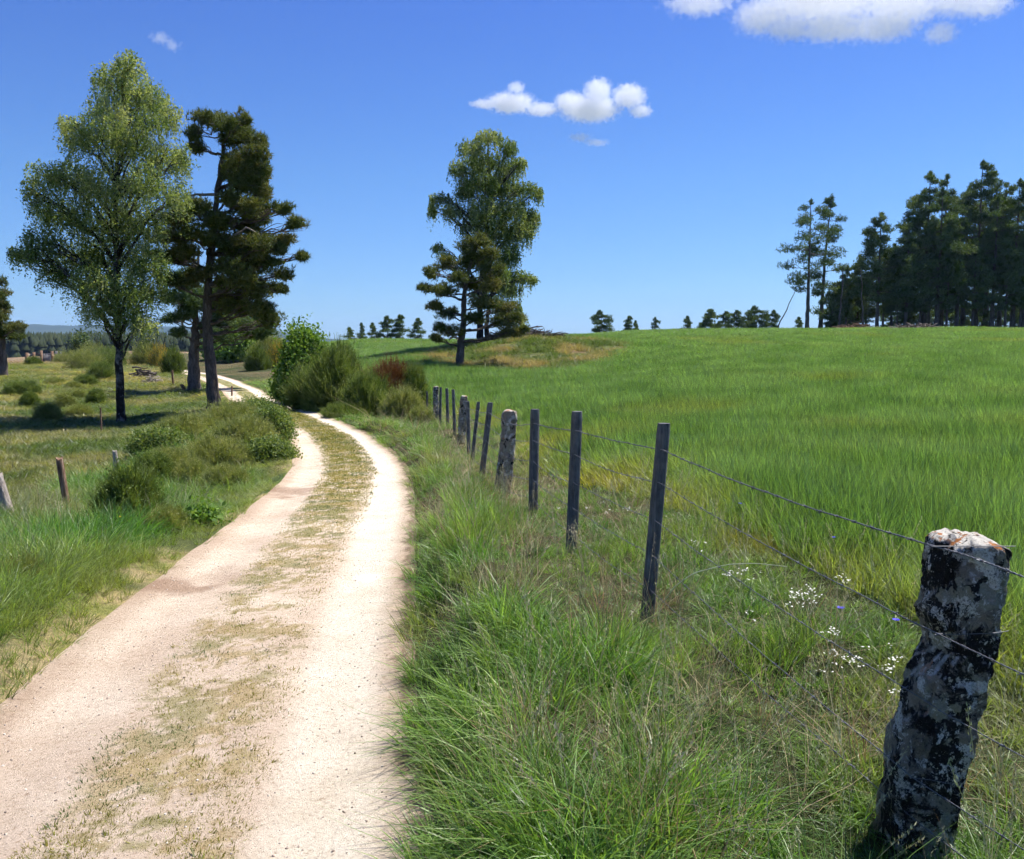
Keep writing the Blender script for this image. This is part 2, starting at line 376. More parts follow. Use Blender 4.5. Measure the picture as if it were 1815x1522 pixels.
# ------------------------------------------------------------ grass
def blades(n, h, spread, lean, width, segs=3, seed=0, hvar=.35, dry=0.0, curl=.5, wide_tip=False):
    """a tuft of n curved blades: (V, F, tone)"""
    r = np.random.default_rng(seed)
    ph = r.random(n) * 2 * np.pi; rad = spread * np.sqrt(r.random(n))
    base = np.stack([rad * np.cos(ph), rad * np.sin(ph), np.full(n, -.02)], 1)
    hh = h * (1 - hvar + 2 * hvar * r.random(n)) ; out = ph + (r.random(n) - .5) * 1.6
    ln = lean * (.3 + r.random(n)) ; cu = curl * r.random(n)
    fa = r.random(n) * np.pi
    t = np.linspace(0, 1, segs + 1)
    V = np.empty((n, segs + 1, 2, 3))
    for k, tk in enumerate(t):
        ho = hh * (ln * tk + cu * tk ** 2.2); up = hh * tk * np.sqrt(np.clip(1 - (ln + cu * tk) ** 2 * .45, .15, 1))
        cxy = base + np.stack([ho * np.cos(out), ho * np.sin(out), up], 1)
        w = width * (1 - tk ** 1.7 * .93) * (.7 + .6 * r.random(n) * 0 + .3)
        side = np.stack([np.cos(fa) * w / 2, np.sin(fa) * w / 2, np.zeros(n)], 1)
        V[:, k, 0] = cxy - side; V[:, k, 1] = cxy + side
    m_ = (segs + 1) * 2; i = np.arange(n)[:, None] * m_; k = np.arange(segs)[None] * 2
    Fq = np.stack([i + k, i + k + 1, i + k + 3, i + k + 2], -1).reshape(-1, 4)
    tone = np.repeat(r.random(n), segs)
    return V.reshape(-1, 3), Fq, tone
def tuft_obj(name, parts, mt):
    V = [(p[0], p[1]) for p in parts]; tone = np.concatenate([p[2] for p in parts])
    me = mesh_np(name, V, {'tone': ('FACE', 'FLOAT', tone)}); me.materials.append(mt)
    return bpy.data.objects.new(name, me)
M_blade = leaf_mat('grass_blade', None, .46, inst=True, rough=.42, spec=.45, tcol=(1.2, 1.25, .5))
M_flat = leaf_mat('dry_grass_blade', None, .25, inst=True, rough=.7, spec=.15, tcol=(1.1, 1.0, .8))

def scatter(name, sources, pos, rot, scl, idx, tint, **props):
    """one object: a point mesh whose points carry the tufts (geometry nodes)"""
    col = bpy.data.collections.new(name + '_sources')
    for k, s in enumerate(sources): s.name = '%s_source_%02d' % (name, k); col.objects.link(s)
    n = len(pos); me = bpy.data.meshes.new(name); me.vertices.add(n); me.vertices.foreach_set('co', np.asarray(pos, float).ravel())
    for an, ty, d in (('rot', 'FLOAT_VECTOR', rot), ('scl', 'FLOAT_VECTOR', scl), ('idx', 'INT', idx)):
        at_ = me.attributes.new(an, ty, 'POINT'); at_.data.foreach_set('vector' if ty == 'FLOAT_VECTOR' else 'value', np.asarray(d).ravel())
    at_ = me.attributes.new('tint', 'FLOAT_COLOR', 'POINT'); cc = np.ones((n, 4)); cc[:, :3] = np.clip(tint, 0, 1); at_.data.foreach_set('color', cc.ravel())
    me.update()
    o = obj(name, me, None, **props)
    g = bpy.data.node_groups.new(name + '_nodes', 'GeometryNodeTree')
    g.interface.new_socket('Geometry', in_out='INPUT', socket_type='NodeSocketGeometry')
    g.interface.new_socket('Geometry', in_out='OUTPUT', socket_type='NodeSocketGeometry')
    gi = g.nodes.new('NodeGroupInput'); go = g.nodes.new('NodeGroupOutput')
    ci = g.nodes.new('GeometryNodeCollectionInfo'); ci.inputs['Collection'].default_value = col
    ci.inputs['Separate Children'].default_value = True; ci.inputs['Reset Children'].default_value = True
    ip = g.nodes.new('GeometryNodeInstanceOnPoints'); ip.inputs['Pick Instance'].default_value = True
    def na(nm, ty):
        q = g.nodes.new('GeometryNodeInputNamedAttribute'); q.data_type = ty; q.inputs['Name'].default_value = nm
        return [s for s in q.outputs if s.enabled and s.name == 'Attribute'][0]
    g.links.new(gi.outputs[0], ip.inputs['Points']); g.links.new(ci.outputs[0], ip.inputs['Instance'])
    g.links.new(na('idx', 'INT'), ip.inputs['Instance Index'])
    g.links.new(na('rot', 'FLOAT_VECTOR'), ip.inputs['Rotation']); g.links.new(na('scl', 'FLOAT_VECTOR'), ip.inputs['Scale'])
    g.links.new(ip.outputs[0], go.inputs[0])
    md = o.modifiers.new('scatter', 'NODES'); md.node_group = g
    return o

def sample(n, r0, r1, p, a0=-.78, a1=.80):
    """n points, density per area proportional to R**-p"""
    u = rng.random(n); e = 2 - p
    R = (r0 ** e + u * (r1 ** e - r0 ** e)) ** (1 / e) if abs(e) > 1e-6 else r0 * (r1 / r0) ** u
    A = a0 + (a1 - a0) * rng.random(n); return R * np.sin(A), R * np.cos(A)
def place(name, sources, x, y, hs, ws, tint, tilt=.15, idx=None, sink=0.0, lean_dir=None, **props):
    n = len(x); z = height(x, y) - sink
    rot = np.stack([(rng.random(n) - .5) * 2 * tilt, (rng.random(n) - .5) * 2 * tilt, rng.random(n) * 2 * np.pi], 1)
    if lean_dir is not None: rot[:, :2] += lean_dir; rot[:, 2] *= .15
    if idx is None: idx = rng.integers(0, len(sources), n)
    return scatter(name, sources, np.stack([x, y, z], 1), rot, np.stack([ws, ws, hs], 1), idx, tint, **props)
def jit(c, k=.18): return np.clip(c * (1 + (rng.random((len(c), 1)) - .5) * 2 * k) * (1 + (rng.random((len(c), 3)) - .5) * k * .6), .002, 1)

# --- the young crop
x, y = sample(88000, 4.0, 125, 1.25, -.62, .72)
Z = zones(x, y); k = Z['wheat'] & (x > -30); x, y = x[k], y[k]; R = np.hypot(x, y)
# the seed drill's rows, 0.3 m apart, soften with distance
n2 = fbm(x, y, 6, 3, 21); n3 = fbm(x, y, 1.2, 3, 22)
t = lerp((.115, .215, .055), (.235, .350, .135), np.clip(ss(.3, .7, n3) * .6 + .4 * rng.random(len(x)), 0, 1)) 
yel = ss(.60, .75, n2) * .35; yel = np.clip(yel + .85 * ss(2.6, 1.0, x - fence_x(y) + 1.2 * (n3 - .5)) * ss(.30, .6, n3), 0, 1)
t = t * (1 - yel[:, None]) + np.array([[.30, .28, .06]]) * yel[:, None]
srcs = [tuft_obj('crop', [blades(16, .33, .10, .15, .0095, 3, 100 + s, .28, curl=.5), blades(5, .28, .10, .5, .007, 3, 200 + s, .3, curl=.8)], M_blade) for s in range(5)]
srcs += [tuft_obj('crop_wide', [blades(44, .29, .30, .13, .013, 2, 300 + s, .28, curl=.4)], M_blade) for s in range(4)]
idx = np.where(R < 11, rng.integers(0, 5, len(x)), rng.integers(5, 9, len(x)))
hs = (.85 + .3 * rng.random(len(x))) * (1 - .25 * yel) * (.82 + .4 * fbm(x, y, 3, 3, 24)) * (.50 + .50 * ss(.9, 2.4, x - fence_x(y))); ws = np.clip(R / 11, .9, 1.1) * np.where(R > 25, (R / 25) ** .55, 1)
place('wheat_crop', srcs, x, y, hs, ws, jit(t), .10, idx, kind='stuff', label='young green cereal crop covering the whole field behind the fence')

# --- rough grass of the bank and the margin under the fence
x, y = sample(84000, 2.3, 60, 1.2)
Z = zones(x, y); R = np.hypot(x, y)
dk = Z['d'] - HW
k = (Z['bank'] & (x > -24) & (Z['df'] < 5)) | (Z['mound'] & (fbm(x, y, 2.0, 4, 14) > .42) & (rng.random(len(x)) < .9))
k &= ~(Z['bank'] & (dk < -.02)); k &= rng.random(len(x)) < .35 + .65 * ss(.36, .60, fbm(x, y, .34, 2, 57)); x, y = x[k], y[k]; Z = {q: w[k] for q, w in Z.items()}; dk = dk[k]; R = R[k]
n1 = fbm(x, y, .55, 3, 51); n2 = fbm(x, y, 1.6, 3, 52)
t = lerp((.070, .165, .024), (.26, .37, .10), np.clip(ss(.25, .75, n1) * .6 + .4 * rng.random(len(x)), 0, 1))
dry = ss(.56, .70, n2) * .40; t = t * (1 - dry[:, None]) + lerp((.36, .31, .15), (.25, .20, .08), n1) * dry[:, None]
yl = ss(.5, 1.6, Z['df']) * ss(.45, .65, fbm(x, y, 1.1, 3, 53)) * .45 * ss(4.5, 6.5, y); t = t * (1 - yl[:, None]) + np.array([[.36, .27, .06]]) * yl[:, None]
srcs = [tuft_obj('bank_tuft', [blades(16, .185, .05, .60, .0062, 4, 10 + s, .5, curl=1.1), blades(8, .12, .07, .9, .0085, 3, 30 + s, .4, curl=.8)], M_blade) for s in range(6)]
srcs += [tuft_obj('upright_tuft', [blades(20, .25, .06, .32, .0058, 4, 50 + s, .45, curl=.9)], M_blade) for s in range(3)]
idx = np.where((n1 > .52) & (rng.random(len(x)) < .8) & (Z['df'] > -1.0), rng.integers(6, 9, len(x)), rng.integers(0, 6, len(x)))
ed = ss(0, .35, dk); tus = ss(.36, .62, fbm(x, y, .34, 2, 57)); hs = (.45 + .75 * rng.random(len(x))) * (.75 + .25 * ed) * (.40 + .95 * tus) * (1 - .4 * (Z['mound'] * 1.0)) * (1 - .45 * ss(-.7, -.15, Z['df']))
ws = np.clip(hs, .6, 1.3) * np.where(R > 9, (R / 9) ** .55, 1)
place('bank_grass', srcs, x, y, hs, ws, jit(t, .25), .25, idx, kind='stuff', label='long tufted grass on the bank between track and crop')

# --- dead straw-coloured blades lying through the bank
x, y = sample(3600, 2.3, 30, 1.3, -.5, .75); Z = zones(x, y)
k = Z['bank'] & (Z['d'] > HW + .15) & (Z['df'] < .9) & (fbm(x, y, .7, 3, 61) > .47); x, y = x[k], y[k]; R = np.hypot(x, y)
t = lerp((.50, .43, .27), (.30, .20, .11), rng.random(len(x)))
srcs = [tuft_obj('straw', [blades(9, .34, .06, .95, .0035, 4, 70 + s, .45, curl=.7), blades(4, .42, .05, .3, .003, 4, 80 + s, .3, curl=.5)], M_flat) for s in range(4)]
place('dead_grass', srcs, x, y, .6 + .7 * rng.random(len(x)), np.clip(R / 8, .9, 3), jit(t), .35, None, kind='stuff', label='dry straw coloured stalks among the bank grass')

# --- left verge
x, y = sample(60000, 3.6, 60, 1.2, -.80, -.05); Z = zones(x, y); R = np.hypot(x, y)
k = Z['lv'] & (-Z['d'] > HW + .03); x, y = x[k], y[k]; dl = (-Z['d'] - HW)[k]; R = R[k]
n1 = fbm(x, y, .8, 3, 71); n2 = fbm(x, y, 2.2, 3, 72)
k = rng.random(len(x)) < (.22 + .78 * ss(.25, .8, dl + .7 * (n1 - .5) + .12)); x, y, dl, R, n1, n2 = x[k], y[k], dl[k], R[k], n1[k], n2[k]
t = lerp((.100, .220, .040), (.220, .290, .085), ss(.3, .7, n1)); bz = ss(.50, .66, n2) * .6
t = t * (1 - bz[:, None]) + lerp((.19, .15, .07), (.27, .24, .11), n1) * bz[:, None]
edg = ss(.7, .15, dl); t = t * (1 - edg[:, None] * .6) + np.array([[.26, .27, .07]]) * edg[:, None] * .6
srcs = [tuft_obj('verge_tuft', [blades(18, .23, .07, .5, .0075, 3, 90 + s, .5, curl=1.0), blades(10, .14, .09, .8, .010, 3, 95 + s, .4)], M_blade) for s in range(6)]
hs = (.35 + .65 * ss(.2, 1.1, dl)) * (.6 + .7 * rng.random(len(x))) * (.8 + .5 * ss(.55, .4, n2)) * ss(45, 22, R) ** .3
place('verge_grass', srcs, x, y, hs + .1, np.clip(hs, .5, 1.2) * np.where(R > 8, (R / 8) ** .6, 1), jit(t, .22), .25, None, kind='stuff', label='lush green grass along the left side of the track')

# --- pasture
x, y = sample(60000, 8, 110, 1.0, -.80, -.15); Z = zones(x, y); R = np.hypot(x, y)
k = Z['past']; x, y, R = x[k], y[k], R[k]
t = ground_colour(x, y) * 1.25
srcs = [tuft_obj('pasture_tuft', [blades(20, .11, .10, .6, .010, 2, 130 + s, .5, curl=.8)], M_blade) for s in range(4)]
hs = (.5 + 1.1 * rng.random(len(x))) * (.6 + .9 * fbm(x, y, 3, 3, 81))
place('pasture_grass', srcs, x, y, hs, np.clip(R / 14, .9, 6), jit(t, .22), .2, None, kind='stuff', label='short dry grass of the sloping pasture left of the track')

# --- low weeds on the crown of the track
x = rng.random(70000); n = len(x); dy = 2.6 + 40 * x ** 2.1; off_ = (rng.random(n) - .5) * .95
s_ = np.interp(dy, _fy, _sl); c_ = 1 / np.sqrt(1 + s_ * s_); X = road_x(dy) + off_ * c_; Y_ = dy - off_ * s_ * c_
den = .45 * fbm(X, Y_, .30, 3, 45) + .55 * fbm(X, Y_, .055, 3, 48) + .16 * ss(5, 13, dy) + .10 * (np.abs(np.abs(off_) - .22) < .13) - .45 * ss(.36, .50, np.abs(off_)) - .05 * ss(.07, .0, np.abs(off_ - .02))
k = (den > .490) & (rng.random(n) < .55 + .3 * ss(5, 12, dy)); X, Y_, dy, off_ = X[k], Y_[k], dy[k], off_[k]; n = len(X)
t = lerp((.17, .18, .030), (.30, .25, .06), fbm(X, Y_, .5, 3, 47)); g2 = ss(.60, .68, fbm(X, Y_, .3, 2, 48)); t = t * (1 - g2[:, None]) + np.array([[.085, .13, .03]]) * g2[:, None]
srcs = [tuft_obj('weed_pad', [blades(26, .020, .036, 1.1, .008, 2, 150 + s, .5, curl=.6)], M_blade) for s in range(4)]
hs = .8 + 1.1 * rng.random(n) + 2.6 * ss(6, 16, dy) * (rng.random(n))
place('track_weeds', srcs, X, Y_, hs, (.7 + .7 * rng.random(n)) * np.clip(dy / 9, 1, 2.5), jit(t, .25), .2, None, sink=-.004, kind='stuff', label='low moss and weeds on the crown between the wheel tracks')

# --- rough growth on the mound
x = P(925, 620, 55.5)[0] + (rng.random(9000) - .5) * 16; y = 55.5 + (rng.random(9000) - .5) * 22; m_ = mound(x, y)
k = (m_ > .03) & (fbm(x, y, 1.6, 3, 91) > .36); x, y = x[k], y[k]; n1 = fbm(x, y, 2.0, 4, 14)
t = lerp((.34, .27, .14), (.12, .17, .05), ss(.40, .56, n1 + .1 * (rng.random(len(x)) - .5)))
srcs = [tuft_obj('mound_tuft', [blades(22, .24, .13, .5, .013, 2, 400 + s, .5, curl=.8)], M_blade) for s in range(4)]
place('mound_grass', srcs, x, y, (.5 + .9 * rng.random(len(x))), (1.0 + .8 * rng.random(len(x))), jit(t, .25), .25, None, kind='stuff', label='dry rough grass and heather on the mound')

# --- flowering grass stalks standing above the rest
def seed_stalk(seed):
    r = np.random.default_rng(seed); G = []
    for q in range(3):
        h = .38 + .16 * r.random(); d = (r.random(2) - .5) * .28; p = np.array([[0, 0, 0], [d[0] * .3, d[1] * .3, h * .5], [d[0], d[1], h]]) + [r.random() * .04, r.random() * .04, 0]
        V = []
        for c in p: V += [c - [.0009, 0, 0], c + [.0009, 0, 0]]
        G.append((np.array(V), np.array([[0, 1, 3, 2], [2, 3, 5, 4]]), np.array([.6, .6])))
        for s in range(14):
            c = p[1] + (p[2] - p[1]) * (.55 + .5 * s / 14) + (r.random(3) - .5) * .016; e = np.array([(r.random() - .5) * .016, (r.random() - .5) * .016, .012]); f = np.array([.0022, .001, 0])
            G.append((np.array([c - e * .5, c + f, c + e * .7, c - f]), np.array([[0, 1, 2, 3]]), np.array([.5 + .5 * r.random()])))
    return G
x, y = sample(1500, 2.4, 22, 1.2, -.72, .72); Z = zones(x, y); k = (Z['bank'] & (Z['d'] > HW + .25) & (Z['df'] < 2.0)) | (Z['lv'] & (Z['d'] < -HW - .7)); x, y = x[k], y[k]
srcs = [tuft_obj('seed_stalk', seed_stalk(500 + s), M_flat) for s in range(5)]
place('flowering_grass', srcs, x, y, .7 + .5 * rng.random(len(x)), np.ones(len(x)), jit(lerp((.42, .38, .24), (.30, .32, .16), rng.random(len(x)))), .2, None, kind='stuff', label='thin flowering grass stalks rising above the roadside grass')
# ------------------------------------------------------------ trees and bushes
def bark(name, c1, c2, c3, sc=6, stretch=.25):
    m, nt, out = mat(name)
    tc = N(nt, 'ShaderNodeTexCoord'); mp = N(nt, 'ShaderNodeMapping'); mp.inputs['Scale'].default_value = (1, 1, stretch)
    nt.links.new(tc.outputs['Object'], mp.inputs[0])
    n1 = noise(nt, sc, 5, .65, mp.outputs[0]); n2 = noise(nt, sc * 4, 4, .7, mp.outputs[0])
    col = mixc(nt, .5, ramp(nt, [(.35, c1), (.5, c2), (.66, c3)], n1), ramp(nt, [(.35, c1), (.6, c2), (.7, c3)], n2))
    pbsdf(nt, out, col, .9, .15, math_n(nt, 'ADD', n1, n2), .04, 1.0); return m
M_birch_bark = bark('birch_bark', (.014, .012, .011), (.032, .028, .025), (.42, .40, .38), 2.2, .6)
M_pine_bark = bark('pine_bark', (.055, .045, .04), (.13, .105, .09), (.24, .20, .18), 5, .25)
M_dead_wood = bark('dead_wood', (.25, .20, .16), (.42, .36, .31), (.60, .54, .48), 6, .3)
M_birch_leaf = leaf_mat('birch_leaf', [(0, (.095, .155, .045)), (.5, (.205, .27, .095)), (1, (.40, .44, .21))], .50)
M_pine_leaf = leaf_mat('pine_needles', [(0, (.050, .082, .025)), (.5, (.110, .140, .040)), (1, (.25, .22, .075))], .3, rough=.6, spec=.15)
M_fir_leaf = leaf_mat('dark_pine_needles', [(0, (.045, .085, .034)), (.5, (.090, .145, .052)), (1, (.21, .26, .10))], .3, rough=.6, spec=.15)
M_hazel = leaf_mat('hazel_leaf', [(0, (.07, .15, .02)), (.5, (.13, .25, .035)), (1, (.22, .33, .06))], .4)
M_hazel_dull = leaf_mat('dull_scrub_leaf', [(0, (.065, .115, .025)), (.5, (.14, .21, .05)), (1, (.28, .33, .11))], .4)
M_broom = leaf_mat('broom_twig', [(0, (.045, .080, .018)), (.5, (.120, .180, .040)), (1, (.30, .36, .11))], .35)
M_heath = leaf_mat('heath_twig', [(0, (.085, .110, .030)), (.5, (.21, .255, .075)), (1, (.48, .47, .22))], .4)
M_rust = leaf_mat('rusty_twig', [(0, (.08, .04, .02)), (.5, (.20, .085, .035)), (1, (.26, .20, .07))], .2)
M_yellow = leaf_mat('yellow_blossom', [(0, (.10, .12, .03)), (.52, (.18, .20, .05)), (.60, (.55, .38, .03)), (1, (.75, .55, .04))], .2)
M_twig = leaf_mat('dry_twig', [(0, (.16, .12, .09)), (.5, (.30, .24, .19)), (1, (.45, .38, .32))], .0)

def rand_dirs(n, up=0.0):
    v = rng.normal(size=(n, 3)); v[:, 2] += up; return v / np.linalg.norm(v, axis=1)[:, None]
def leaf_quads(c, size, asp=.6, vdir=None, tone=None):
    """diamond leaves at centres c"""
    n = len(c); a = rand_dirs(n) if vdir is None else vdir
    b = np.cross(a, rand_dirs(n)); b /= np.linalg.norm(b, axis=1)[:, None] + 1e-9
    s = (size * (.6 + .8 * rng.random(n)))[:, None]
    V = np.stack([c - a * s / 2, c + b * s * asp / 2, c + a * s / 2, c - b * s * asp / 2], 1).reshape(-1, 3)
    Fq = np.arange(n * 4).reshape(-1, 4); return V, Fq, (rng.random(n) if tone is None else tone)
def needle_tufts(c, size, k=8, w=.16, up=.5, tone=None):
    """each centre carries k narrow spikes"""
    n = len(c); cc = np.repeat(c, k, 0); d = rand_dirs(n * k, up); s = (size * (.6 + .7 * rng.random(n * k)))[:, None]
    b = np.cross(d, rand_dirs(n * k)); b /= np.linalg.norm(b, axis=1)[:, None] + 1e-9
    V = np.stack([cc - b * s * w, cc + b * s * w, cc + d * s], 1).reshape(-1, 3)
    t = rng.random(n) if tone is None else tone
    return V, np.arange(n * k * 3).reshape(-1, 3), np.clip(np.repeat(t, k) * .7 + .3 * rng.random(n * k), 0, 1)

def crown_mesh(name, L):
    me = mesh_np(name, [(a, b) for a, b, t in L], {'tone': ('FACE', 'FLOAT', np.concatenate([t for a, b, t in L]))}); return me

def clump_pts(n, c, r, flat_bottom=0.0, shell=.45):
    d = rand_dirs(n); q = (shell + (1 - shell) * rng.random(n) ** .6)[:, None] * d * np.asarray(r)
    if flat_bottom: q[:, 2] = np.where(q[:, 2] < 0, q[:, 2] * flat_bottom, q[:, 2])
    return c + q

def expand(clumps, Y, base, depth, extra=1, seed=1, trunk_u=None):
    """photo clumps (u, v, ru, rv) -> world clumps with a real spread in depth; 'extra' adds further ones towards and away from the viewer"""
    r = np.random.default_rng(seed); out = []
    us = [c[0] for c in clumps]; um = trunk_u if trunk_u is not None else np.mean(us); hw = max(abs(u - um) for u in us) + 1
    for (u, v, ru, rv) in clumps:
        e = math.sqrt(max(.06, 1 - ((u - um) / hw) ** 2)); D = depth * e
        for q in range(1 + extra):
            dy = (r.random() * 2 - 1) * D * (.35 if q == 0 else 1)
            if q > 0 and abs(dy) < .3 * D: dy = math.copysign(.5 * D, dy)
            uu, vv = (u, v) if q == 0 else (u + (r.random() - .5) * ru * .6, v + (r.random() - .5) * rv * .5)
            sc = 1 if q == 0 else .78
            p = P(uu, vv, Y + dy); out.append((p - base, np.array([px(ru, Y) * sc, px((ru + rv) / 2, Y) * sc * .9, px(max(rv, ru * .5), Y) * sc])))
    return out

def trunk_and_limbs(path, r0, r1, clumps, upward, k=10, limb_r=.05, dead=None):
    """path: trunk points (local); one limb to every clump"""
    path = np.asarray(path, float); n = len(path)
    t = np.linspace(0, 1, 28); s = np.linspace(0, 1, n)
    pts = np.stack([np.interp(t, s, path[:, i]) for i in range(3)], 1)
    pts[1:-1] = (pts[:-2] + 2 * pts[1:-1] + pts[2:]) / 4; pts[:, :2] += (rng.random((28, 2)) - .5) * r0 * .25
    rad = r0 + (r1 - r0) * t ** .8; rad[0] *= 1.55; rad[1] *= 1.12
    G = tube(pts, rad, 12, .18)
    H = path[-1, 2]
    for c, r in clumps:
        hor = math.hypot(c[0], c[1]); za = min(max(c[2] - upward * (hor + .5), H * .18), H * .97)
        i = int(np.argmin(abs(pts[:, 2] - za))); a = pts[i]
        lr = min(limb_r * (.6 + .5 * np.linalg.norm(c - a) / 3), rad[i] * .6)
        lp = bend(a, c, 8, .12 * np.linalg.norm(c - a) * (1 if upward > .4 else -.3), .07)
        G += tube(lp, np.linspace(lr, .012, 8), 6, .1)
        for q in range(5):
            e = c + (rng.random(3) - .5) * 1.7 * r; k0 = 3 + q % 4
            G += tube(bend(lp[k0], e, 5, .1, .12), np.linspace(max(lr * .35, .012), .006, 5), 4)
    return G

def birch(label, Y, base_uv, path_uv, r0, clumps, depth, extra, dens, group=None, seed=1, z_off=0.0, leaf=.078, name='birch_tree', tone_hi=0.0, droop=1.0):
    b = at(base_uv[0], Y); b[2] += z_off
    t = thing(name, label, 'tree', b, 0, group)
    path = [np.array([0, 0, -.25])] + [P(u, v, Y) - b for u, v in path_uv]
    W = expand(clumps, Y, b, depth, extra, seed)
    G = trunk_and_limbs(path, r0, .03, W, .75)
    obj('trunk', mesh_np('trunk', G, smooth=True), M_birch_bark, t)
    L = []
    for c, r in W:
        vol = (r[0] * r[1] * r[2]) ** (1 / 3); ns = int(dens * vol ** 2.0 * 215) + 12
        st = clump_pts(ns, c + np.array([0, 0, r[2] * .25]), r * .92, .5)
        ln = (.2 + .8 * rng.random(ns) + .9 * (rng.random(ns) < .12)) * min(1.25, r[2] * 1.0 + .3) * droop; m_ = 13
        tt = rng.random((ns, m_)); hd = (rng.random((ns, 2)) - .5) * .5
        tone0 = np.clip(.42 + tone_hi + .20 * rng.normal() + .2 * rng.normal(size=ns), 0, 1)
        p = st[:, None, :] + np.stack([hd[:, :1] * tt, hd[:, 1:] * tt, -tt * ln[:, None]], -1) + (rng.random((ns, m_, 3)) - .5) * .10
        dn = rand_dirs(ns * m_, -.7)
        L.append(leaf_quads(p.reshape(-1, 3), leaf, .62, dn, np.clip(np.repeat(tone0, m_) + .12 * rng.normal(size=ns * m_), 0, 1)))
    obj('crown', crown_mesh('crown', L), M_birch_leaf, t); return t

def pine(label, Y, base_uv, path_uv, r0, clumps, depth, extra, dens, group=None, seed=2, dead=(), needle=.20, M=None, name='pine_tree', brown=0.0, flat=.35):
    b = at(base_uv[0], Y); t = thing(name, label, 'tree', b, 0, group)
    path = [np.array([0, 0, -.25])] + [P(u, v, Y) - b for u, v in path_uv]
    W = expand(clumps, Y, b, depth, extra, seed, np.mean([p[0] for p in path_uv]))
    obj('trunk', mesh_np('trunk', trunk_and_limbs(path, r0, .05, W, .18, limb_r=.06), smooth=True), M_pine_bark, t)
    L = []
    for c, r in W:
        vol = (r[0] * r[1] * r[2]) ** (1 / 3); nsub = max(5, int(17 * vol ** 1.1))
        sub = clump_pts(nsub, c, r * np.array([.85, .85, 1.0]), .8, .1); tn = np.clip(.38 + brown + .22 * rng.normal(), 0, 1)
        for s_ in sub:
            n_ = max(22, int(dens * 85 * vol ** 1.3)); q = clump_pts(n_, s_, r * np.array([.42, .42, .48]) + .12, .6, .3)
            hi = (q[:, 2] - s_[2]) / (r[2] * .5 + .1)
            L.append(needle_tufts(q, needle, 7, .085, .8, np.clip(tn + .14 * rng.normal(size=n_), 0, 1)))
    obj('crown', crown_mesh('crown', L), M or M_pine_leaf, t)
    for pts in dead:
        p3 = [P(u, v, Y + dy) - b for u, v, dy in pts]
        p3 = np.array(p3); s = np.linspace(0, 1, len(p3)); tt = np.linspace(0, 1, 10)
        q = np.stack([np.interp(tt, s, p3[:, i]) for i in range(3)], 1); q[1:-1] += (rng.random((8, 3)) - .5) * .06
        G = tube(q, np.linspace(.075, .018, 10), 6, .2)
        for w_ in range(3): G += tube(bend(q[3 + 2 * w_], q[3 + 2 * w_] + (rng.random(3) - .4) * .9, 4, 0, .15), np.linspace(.025, .006, 4), 4)
        obj('dead_branch', mesh_np('dead_branch', G, smooth=True), M_dead_wood, t, label='bare pale dead branch')
    return t

birch('tall weeping birch with dark fissured trunk standing in the pasture, leftmost broadleaf tree', 35, (213, 745),
  [(213, 700), (210, 600), (206, 450), (204, 330), (214, 200), (226, 105)], .20,
  [(225,122,32,30),(196,148,36,36),(240,160,40,40),(205,190,50,38),(272,180,30,36),(262,215,40,40),(305,205,20,34),(180,235,60,42),(120,222,24,18),(135,250,36,28),(235,255,52,40),(290,285,40,34),(322,285,22,34),
   (85,310,40,26),(62,345,22,34),(130,320,50,40),(195,330,62,50),(255,330,50,44),(315,350,28,36),(110,380,60,44),(180,395,66,54),(250,400,48,46),(75,425,44,30),(130,450,56,42),(200,455,64,52),(262,460,44,44),
   (52,452,34,18),(28,450,18,14),(95,485,34,28),(160,505,52,40),(225,515,48,44),(275,520,34,34),(165,550,30,30),(218,555,40,34),(255,575,28,22)],
  2.9, 1, 1.05, seed=11)
pine('tall old pine with grey trunk and bare pale boughs, right of the weeping birch', 38, (378, 728),
  [(378, 700), (370, 620), (366, 540), (374, 440), (384, 350), (396, 270), (392, 215)], .32,
  [(372,212,32,13),(345,235,15,18),(350,262,18,12),(432,212,14,12),(405,222,26,16),(425,245,32,24),(458,252,14,16),(436,285,40,26),(405,300,22,24),(465,300,20,22),(430,325,40,24),(462,345,22,22),(440,368,38,18),(405,352,22,16),
   (350,368,34,14),(310,385,34,14),(392,392,34,14),(445,405,30,12),(500,372,20,11),(522,402,22,13),(506,425,24,12),(536,455,9,7),(330,415,38,16),(290,420,26,14),(468,432,30,11),(320,455,40,16),(405,440,30,14),(280,455,28,16),
   (470,470,30,11),(505,488,22,11),(430,462,34,13),(455,385,34,18),(440,425,40,16),(400,470,34,16),(455,455,30,14),(425,440,34,16),(490,440,22,12),(390,425,30,14),(440,495,34,14),(400,530,34,14),(350,490,34,14),(300,500,30,12),(410,500,30,13),(450,515,42,14),(495,512,18,8),(460,545,32,12),(415,545,32,14),(478,572,26,12)],
  2.4, 1, 1.0, seed=21, dead=([(374, 435, 0), (405, 424, -.6), (436, 403, -.9), (470, 420, -1.0)], [(374, 470, 0), (410, 478, -.5), (430, 470, -.8)], [(372, 508, 0), (396, 502, -.4), (410, 510, -.7)], [(384, 345, 0), (345, 345, -.6), (318, 352, -.9)]), brown=.08)
pine('stout dark pine with thick shaded trunk behind the grey trunked pine', 52, (343, 660),
  [(343, 640), (346, 580), (350, 500), (352, 440)], .44,
  [(330,500,34,18),(312,530,26,14),(300,565,16,10),(318,590,18,10),(350,535,40,22),(385,520,34,22),(400,555,40,20),(370,580,34,16),(430,570,34,16),(470,560,30,14),(330,560,26,14),(455,590,30,12),(395,595,26,12)],
  3.4, 1, .9, seed=31, needle=.22, M=M_fir_leaf, dead=([(330, 590, -.5), (318, 560, -1), (322, 545, -1.2)],))
